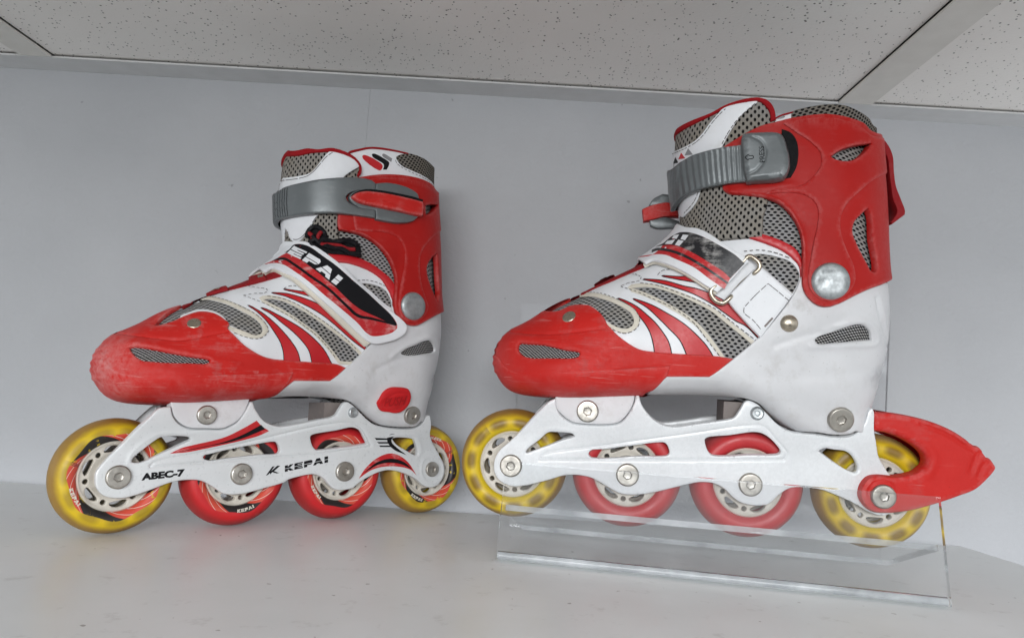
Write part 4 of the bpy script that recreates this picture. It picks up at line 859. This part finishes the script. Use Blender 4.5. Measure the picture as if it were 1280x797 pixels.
FH = {'lat': ["165.2,576.5 166.4,572.8 180.2,560.2 197.8,547 202.8,545 236.7,545.6 238,549 233,551.4 207.8,562.7 174,577.8", "254.2,571.5 256.8,568.4 260,567.8 285,561.5 316.5,555.2 344,551.4 347.2,554 349.7,562.7 347.8,565.9 322.7,567.8 285,572 260,574.7",
              "388.6,544 391.7,542 420,537 441.4,533.3 450.2,537.6 455.2,546.4 459,554* 437.6,557 400,561.5 395.5,561.5 391,556.5", "490.3,547* 497.9,545.8 516.7,548.3 519.2,552.7 522.3,565.2 520.5,568.4 506.6,561.5 495.4,554"],
      'med': ["657.2,565.2 659,561.5 674,549 685.4,539.5 695.5,539 715.5,541.4 718,544 701.7,549.6 676.6,559", "735.8,567 739,562.7 756.5,560.9 787.8,556.5 829.2,552 833,554 836.8,565.2 834.9,568.4 800.4,569.6 739,571",
              "881.4,548.3 883.9,545.8 912.7,542.7 942.8,539 952.9,540.8 963,547 975.5,562.7 974.2,566.5 937.8,567.8 891.4,568.4 885.8,564", "1023.3,562.5* 1030,559.4 1042.7,560.7 1057.8,563.2 1066.6,571.3 1071.6,585 1069,589.5 1060.3,587.6 1040.2,575 1030.2,567.6"]}
FRL = {'lat': [("188,583 192,578 250,565 320,549 400,531 438,527.5 450,532 462,552 464,556", .7, -.55), ("188,583 250,578 330,572 400,566.5 464,557", .7, -.55), ("160,579 165,566 197,541.5 240,541", 1.1, .35), ("485,544 500,541.5 520,544 526,566 520,573", 1.1, .4), ("527,580 531,573 541,571 551,577 554,588 550,599 541,604 532,601 527,592 527,580", 1., .5)],
       'med': [("675,573 677,568 760,555 860,541 940,530.5 955,532 970,548 984,566 980,573", .7, -.6), ("675,573.5 760,574 860,574 980,573.5", .7, -.6), ("652,569 655,560 684,535 700,534.5 720,537.5", 1.1, .4), ("1018,561 1026,555.5 1060,559 1072,573 1076,589 1068,594", 1.1, .4)]}
FMAT = {'lat': M['silver_frame'], 'med': M['white_frame']}
for s in ('lat', 'med'):
    panel(s, 'frame_plate', FR[s], FMAT[s], FH[s], off=2.0, thick=3.4, bev=.9, grid=1.7, relief=FRL[s], surf=FRAME)
fo = 2.12
for q, mt in (("212.2,566.5* 226.6,559 240.5,555.2 280,545.2 304,533.9 320.9,524.5* 327.8,531.4 336.5,537* 322.7,543.3 297.6,550.2 260,559 233,564.6", 'red_leather'),
              ("448.3,597.9* 456.5,585.3 470.3,572.8 485.3,566.5 497.9,568.4 510.4,577.8 520.5,593.5* 513,586.6 497.9,582.8 480.3,582.8 465.2,586.6 454,593.5", 'red_leather')):
    panel('lat', 'frame_plate/decal', q, M['redstrap_worn'], off=fo, thick=.12, bev=0, grid=3., surf=FRAME)
for q in ("217.9,565.2* 245.5,559 280,550.8 304,541.4 326.5,529.5* 331.5,534.5* 304,545.8 285,551.5 260,556.5 240,561", "455.2,590.3* 470.3,577.8 487.8,572.8 504,576.5 515.4,586.6* 503,580.3 487.8,577.8 472.8,580.3",
          "468.4,545.8* 485.3,546.4* 486,548.3* 470.3,548.3*", "471.3,551* 487.8,551* 488.4,553* 473.4,553*", "474,555.6* 490.3,555.6* 491,557.5* 475.3,557.5*",
          "500.4,541.2* 487.8,541.4 484,546.4 486,554 492.9,561.5 508,568.4* 496.6,559 489.7,551.4 489.7,547 492.9,544"):
    panel('lat', 'frame_plate/decal', q, M['black'], off=fo+.12, thick=.1, bev=0, grid=3., surf=FRAME)
text_panels('lat', 'frame_plate/lettering', 'ABEC-7', affine((176.5, 600.6), (54, -5.8), (0.6, -9.2)), M['black'], fo, FRAME, bold=.06)
glyph_panels('lat', 'frame_plate/lettering', 'KEPAI', affine((356, 589.4), (54, -12), (0, -7.8)), M['black'], fo, FRAME)
for q in ("332.2,594.1* 340.3,582.8* 343.4,582.2* 335.3,592.8*", "337,590* 346.5,581.6* 350.3,581.6* 342.5,588.3* 349,590.8* 345.5,591.2* 340.5,589.6* 337.5,592.5*"):
    panel('lat', 'frame_plate/lettering', q, M['black'], off=fo, thick=.1, bev=0, grid=3., surf=FRAME)
BLK = Flat(18.2, 0.)
MB = {'lat': "213,496* 214.6,511 217.6,519.5 225,528 237,534 258,535 280,534.6 286,532 295.6,526.6 305.4,514.5 313,496*", 'med': "694,488* 695.5,508.8 701.5,517 715,526.6 730,529.2 765,529.4 774.5,526.6 784.3,516.9 791.5,503.8 794.5,488*"}
for s in MB: panel(s, 'mount_block', MB[s], M['white'], off=1.0, thick=10, bev=.6, grid=3., surf=BLK)
for s, q, r_ in (('lat', (258.3, 518.3), 5.7), ('med', (734.5, 513.6), 6.3)):
    rivet(s, 'bolt', 'mount_block', q, r_, 1.5, M['steel'], HEX, BLK)
for s, q, r_ in (('lat', (441.3, 515.2), 3.5), ('med', (946.5, 516.3), 3.8)):
    rivet(s, 'bolt', 'frame_plate', q, r_, 2.4, M['zinc'], [(.02, .1), (.28, .1), (.4, .3), (.72, .34), (.9, .22), (1, 0), (1, -.4)], FRAME)
for s in ('lat', 'med'):
    for k, x in enumerate(WX):
        r_ = 6.5 if not (s == 'lat' and k == 3) else 5.3
        solid(s, 'axle_bolt', 'frame_plate', lathe([(a*r_, b*r_) for a, b in HEX], (0, -1, 0), (x, -15.4-(5.6 if (s == 'med' and k == 3) else 0), 32.), 36), M['steel'])
_bv, _bf = box(-84, -58, -12.6, 12.6, 63, 77); _bv2, _bf2 = box(-176, -146, -12.6, 12.6, 60, 74)
BRIDGE = (np.array(_bv), np.array(_bv2))

# ---- wheels
def circ(r, n, cx_=0, cz_=0): t = np.arange(n)*2*math.pi/n; return np.c_[cx_+r*np.cos(t), cz_+r*np.sin(t)]
holes = []
for k in range(6):
    a = k*math.pi/3; t = np.arange(20)*2*math.pi/20; p = np.c_[15.4+1.75*np.cos(t)-.12*(4.6*np.sin(t))**2*.35, 4.6*np.sin(t)]
    holes.append(np.c_[p[:, 0]*math.cos(a)-p[:, 1]*math.sin(a), p[:, 0]*math.sin(a)+p[:, 1]*math.cos(a)])
    b = a+math.pi/6; holes.append(circ(1.45, 12, 14.9*math.cos(b), 14.9*math.sin(b)))
hubs = fill([circ(19.6, 64), circ(4.2, 24)]+holes, Flat(8.6, 0.), 0, 3.6, .5, 2.2, relief=[(np.vstack([circ(18.6, 48), circ(18.6, 48)[:1]]), .8, .9), (np.vstack([circ(10.5, 40), circ(10.5, 40)[:1]]), 2.2, -.9), (np.vstack([circ(6, 30), circ(6, 30)[:1]]), 1.2, .5)])
def mirror(g): P, f_, uv = g[:3]; P = P.copy(); P[:, 1] *= -1; return (P, [t[::-1] for t in f_], uv)+tuple(g[3:])
def join(geos):
    V = []; F_ = []; U = []; mats = []; fm = []
    for g in geos:
        P, f_, uv, mt = g; b = sum(len(q) for q in V)
        if mt not in mats: mats.append(mt)
        V.append(P); U.append(uv); F_ += [tuple(i+b for i in t) for t in f_]; fm += [mats.index(mt)]*len(f_)
    return np.vstack(V), F_, np.vstack(U), mats, fm
prof = [(19.2, 8.2), (19.8, 9.6), (21, 10.7), (23, 11.4), (25, 11.5), (27, 10.8), (28.6, 9.4), (30, 7.3), (31, 5.0), (31.7, 2.6), (32, 0)]
prof = prof+[(r, -h) for r, h in prof[-2::-1]]+[(19.2, -8.2), (19.2, 0), (19.2, 8.2)]
tv, tf, tu = lathe(prof, (0, -1, 0), (0, 0, 0), 72); tf = tf[:-1]
lt_v, lt_f, lt_u = [], [], []
polys, wd_ = glyphs('KEPAI')
WTXT = []
for a0 in (3.75, .35):
    for p in polys:
        q = densify(p, 3); ang = a0+(q[:, 0]/wd_)*.46; rad = 23.2-q[:, 1]*1.9
        xy = np.c_[rad*np.cos(ang), rad*np.sin(ang)]; WTXT.append(fill([xy], Flat(11.62, 0.), 0, 0, 0, 3.)+(M['cream'],))
    q = densify([(-.12, -.28), (1.12, -.28), (1.12, 1.28), (-.12, 1.28)], 10); ang = a0+q[:, 0]*.62; rad = 23.6-q[:, 1]*2.6
    

def build_skate(key, label):
    near, far = ('lat', 'med') if key == 'A' else ('med', 'lat')
    root = bpy.data.objects.new('inline_skate', None); scn.collection.objects.link(root)
    o, R = POSE[key]; mw = Matrix.Identity(4)
    for i in range(3):
        for j in range(3): mw[i][j] = R[j][i]
        mw[i][3] = o[i]
    root.matrix_world = mw; root.empty_display_size = .02
    tag(root, label, 'skate', 'pair of inline skates on the shelf')
    OB = {}
    SPLIT = {'frame_plate', 'buckle'}
    skip = {'B': {'far': ('buckle', 'lace')}, 'A': {'far': ('lace',)}}[key]['far']
    def get(side, k): 
        if side == far and k.split('/')[0] in ('collar', 'tongue', 'instep_strap', 'buckle_strap'):
            return [] if k.split('/')[-1] in ('lettering', 'ring', 'tab') else [mirror(g) for g in PARTS[near].get(k, [])]
        gs = PARTS[side].get(k, [])
        return gs if side == near else [mirror(g) for g in gs]
    for k in ORDER:
        top = k.split('/')[0]; nm = k.split('/')[-1]
        variants = [('n', get(near, k)), ('f', get(far, k))] if top in SPLIT else [('', get(near, k)+([] if top in skip else get(far, k)))]
        for tg, gs in variants:
            if tg == 'f' and top in skip: continue
            if not gs: continue
            par = root if '/' not in k else OB.get(top+tg)
            if par is None: par = root
            if '/' in k and nm not in ('stitching',):
                for P_s, f_s, u_s, m_s in gs: mkobj(nm, P_s/1000, f_s, [m_s], par, None, u_s)
                continue
            V, F_, U, mats, fm = join(gs)
            OB[k+tg] = mkobj(nm, V/1000, F_, mats, par, fm, U)
            if nm == 'stitching': OB[k+tg]['kind'] = 'stuff'
    for side, tg in ((near, 'n'), (far, 'f')):
        for (nm, pk, g, mt) in SOLID[side]:
            if key == 'A' and side == 'med' and nm == 'axle_bolt' and abs(g[0][:, 0].mean()) < 1: pass
            g = g if side == near else mirror(g)
            par = OB.get(pk) or OB.get(pk+tg) or root
            mkobj(nm, g[0]/1000, g[1], [mt], par, None, g[2])
    for bq in BRIDGE: mkobj('frame_bridge', bq/1000, _bf, [M['brown']], root, smooth=False)
    # wheels: front and rear amber, middle pair red
    for k, x in enumerate(WX):
        amber = k in (0, 3); pr = '_print' if key == 'A' else ''
        wheel = mkobj('wheel', tv/1000, tf, [M[('tyre_yellow' if amber else 'tyre_red')+pr]], root, None, tu, angle=60)
        wheel.location = (x/1000, 0, .032); wheel.rotation_euler = (0, (.35, 1.9, .2, 2.6)[k] if key == 'A' else (.9, .1, 2.2, .5)[k], 0)
        V, F_, U, mats, fm = join([hubs+(M['hub'],), mirror(hubs)+(M['hub'],)]); mkobj('hub', V/1000, F_, mats, wheel, fm, U)
        cyl = lathe([(2., 12.6), (5.4, 12.6), (5.4, -12.6), (2., -12.6)], (0, -1, 0), (0, 0, 0), 24); mkobj('axle', cyl[0]/1000, cyl[1], [M['steel']], wheel, None, cyl[2])
        brg = lathe([(5.5, 9.3), (9.6, 9.3), (10.2, 8.9), (10.2, 4.)], (0, -1, 0), (0, 0, 0), 32); mkobj('bearing', brg[0]/1000, brg[1][:-1], [M['steel']], wheel, None, brg[2])
        if key == 'A':
            V, F_, U, mats, fm = join(WTXT); mkobj('lettering', V/1000, F_, mats, wheel, fm, U, smooth=False)['kind'] = 'stuff'
    return root, OB

def plane_px(side, pts, y):
    S_ = SIDE[side]; out = []
    for a, b in pts:
        d = S_.R@ray(a, b); t = (y-S_.o[1])/d[1]; q = S_.o+t*d; out.append((q[0], q[2]))
    return np.array(out)
def extrude(side, s, yplane, y0, y1, bev=.6, closed=True):
    p, c = parse(s); P = dedupe(plane_px(side, catmull(p, True, c, 1.5), yplane)); hw = (y1-y0)/2; mid = (y0+y1)/2
    g = fill([P], Flat(hw, 0.), 0, hw, bev, 4.); gm = mirror(g); V, F_, U, _, _ = join([g+(0,), gm+(0,)]); V[:, 1] += mid
    return V, F_, U

rootA, OBA = build_skate('A', 'left red and white inline skate with lever buckle, standing directly on the shelf')
rootB, OBB = build_skate('B', 'right red and white inline skate with heel brake, held in the clear stand')
LOOP = extrude('med', "1097,176 1106.7,187 1112,200 1113.5,220 1116,237 1122,253 1127,267 1126.7,271.5* 1111,283.4* 1109.5,281* 1117,268 1112,253 1109.5,237 1107.5,220 1105.5,203 1098,188", 0., -8., 8., .5)
for r_, dx_ in ((rootA, -.009), (rootB, -.001)): mkobj('pull_loop', LOOP[0]/1000+np.array([dx_, 0, 0]), LOOP[1], [M['darkred']], r_, None, LOOP[2])
# flipped-open lever on the far side of the right skate
g1 = extrude('med', "811,257* 816,250 828,243.5* 850,246* 850,262* 811,258.5*", 34., 31., 37.); g2 = extrude('med', "811.5,276* 818,273 832,272* 856,280* 854,283.4 836,286 820,286 812.5,283*", 34., 31., 37.)
V, F_, U, mats, fm = join([g1+(M['grey'],), g2+(M['grey'],)]); bk = mkobj('buckle', V/1000, F_, mats, rootB, fm, U)
g3 = extrude('med', "802.5,263* 815,258 832,254.5* 850,258* 850,272* 830,272.5 816,276 804,278*", 34., 29., 38., 1.); mkobj('lever', g3[0]/1000, g3[1], [M['red_toe']], bk, None, g3[2])
# heel brake of the right skate
BRK = "1091,515* 1115,515.7 1140,520 1165.3,527 1190.4,537.6 1209.2,549.6 1216.7,556.5 1223,557.7 1229.3,564 1230.5,570.3 1238,572.8 1243,579 1245.6,584.7 1234.3,599.8 1220,612 1200,620 1165.5,631.4 1134,639 1107.8,641.4 1090,639 1079,629 1075,619 1077.6,606.3 1086.4,596.3 1097.7,593.8 1120.3,595 1144,590.6 1150.2,586.6 1156.5,580.3 1156.5,570.3 1146.5,559 1127.6,547.7 1108.8,540.8 1091,538.3*"
bl = lmap('med', BRK, 3., BRAKE, True, 1.2)
bg = fill([bl], BRAKE, 4., 8.5, 2.6, 1.6, [(lmap('med', q, 3., BRAKE, False, 3.), w_, h_) for q, w_, h_ in (("1150,530 1180,541 1205,556 1216,562", 1.2, -.9), ("1229,563 1222,566 1218,574 1213,590", 1.2, -.9), ("1238,573 1229,580 1222,596", 1.1, -.8), ("1160,592 1168,575 1160,558 1140,545 1110,535", 2., .6), ("1085,617 1090,604 1102,600 1114,606 1117,618 1112,630 1100,634 1090,628", 1., -.5))])
core = "1166,528* 1190.4,538.6 1209.2,550.6 1222,559 1229.3,565 1236,574 1243,582 1233,598.8 1220,610 1200,618 1172,627* 1180,605 1183,585 1180,562 1172,545"
cg = fill([lmap('med', core, 3., BRAKE, True, 1.5)], BRAKE, 2.2, 18.7, 1.2, 3.)
V, F_, U, mats, fm = join([bg+(M['red_toe_b'],), mirror(bg)+(M['red_toe_b'],), cg+(M['red_toe_b'],), mirror(cg)+(M['red_toe_b'],)])
brake = mkobj('heel_brake', V/1000, F_, mats, rootB, fm, U)

# ------------------------------------------------------------------ clear acrylic stand under the right skate
st = bpy.data.objects.new('display_stand', None); scn.collection.objects.link(st); st.location = (-.00027, .41608, 0); st.rotation_euler = (0, 0, math.radians(-9.70)); st.empty_display_size = .02
tag(st, 'clear acrylic display stand with sloping front holding the right skate', 'display stand')
def sheet(name, x0, x1, pa, pb, th=.0032, face='acrylic'):
    pa, pb = np.array(pa), np.array(pb); d = (pb-pa)/np.linalg.norm(pb-pa); n = np.array([-d[1], d[0]])*th; e = .0003
    sec = [pa, pb, pb+n, pa+n]; v_ = []
    for x in (x0, x1): v_ += [(x, q[0], q[1]) for q in sec]
    f_ = [(0, 1, 5, 4), (1, 2, 6, 5), (2, 3, 7, 6), (3, 0, 4, 7), (3, 2, 1, 0), (4, 5, 6, 7)]
    return mkobj(name, v_, f_, [M[face], M['acrylic_edge']], st, [0, 1, 0, 1, 1, 1], smooth=False)
LEN = .2323
sheet('front_panel', 0, LEN, (.0003, .0004), (.0157, .0525), face='acrylic_front')
sheet('tray', .002, LEN-.002, (.0090, .0262), (.0850, .0016), face='acrylic_tray')
sheet('back_panel', -.007, LEN-.006, (.0885, .0030), (.0785, .1530))
P_ = [(x, .0022+.0024*0, .0026) for x in np.linspace(.0005, LEN-.0005, 12)]
bv, bf, bu = tube(np.array(P_)*1000, 2.5, 14); mkobj('bent_edge', bv/1000, bf, [M['acrylic_edge']], st, None, bu)
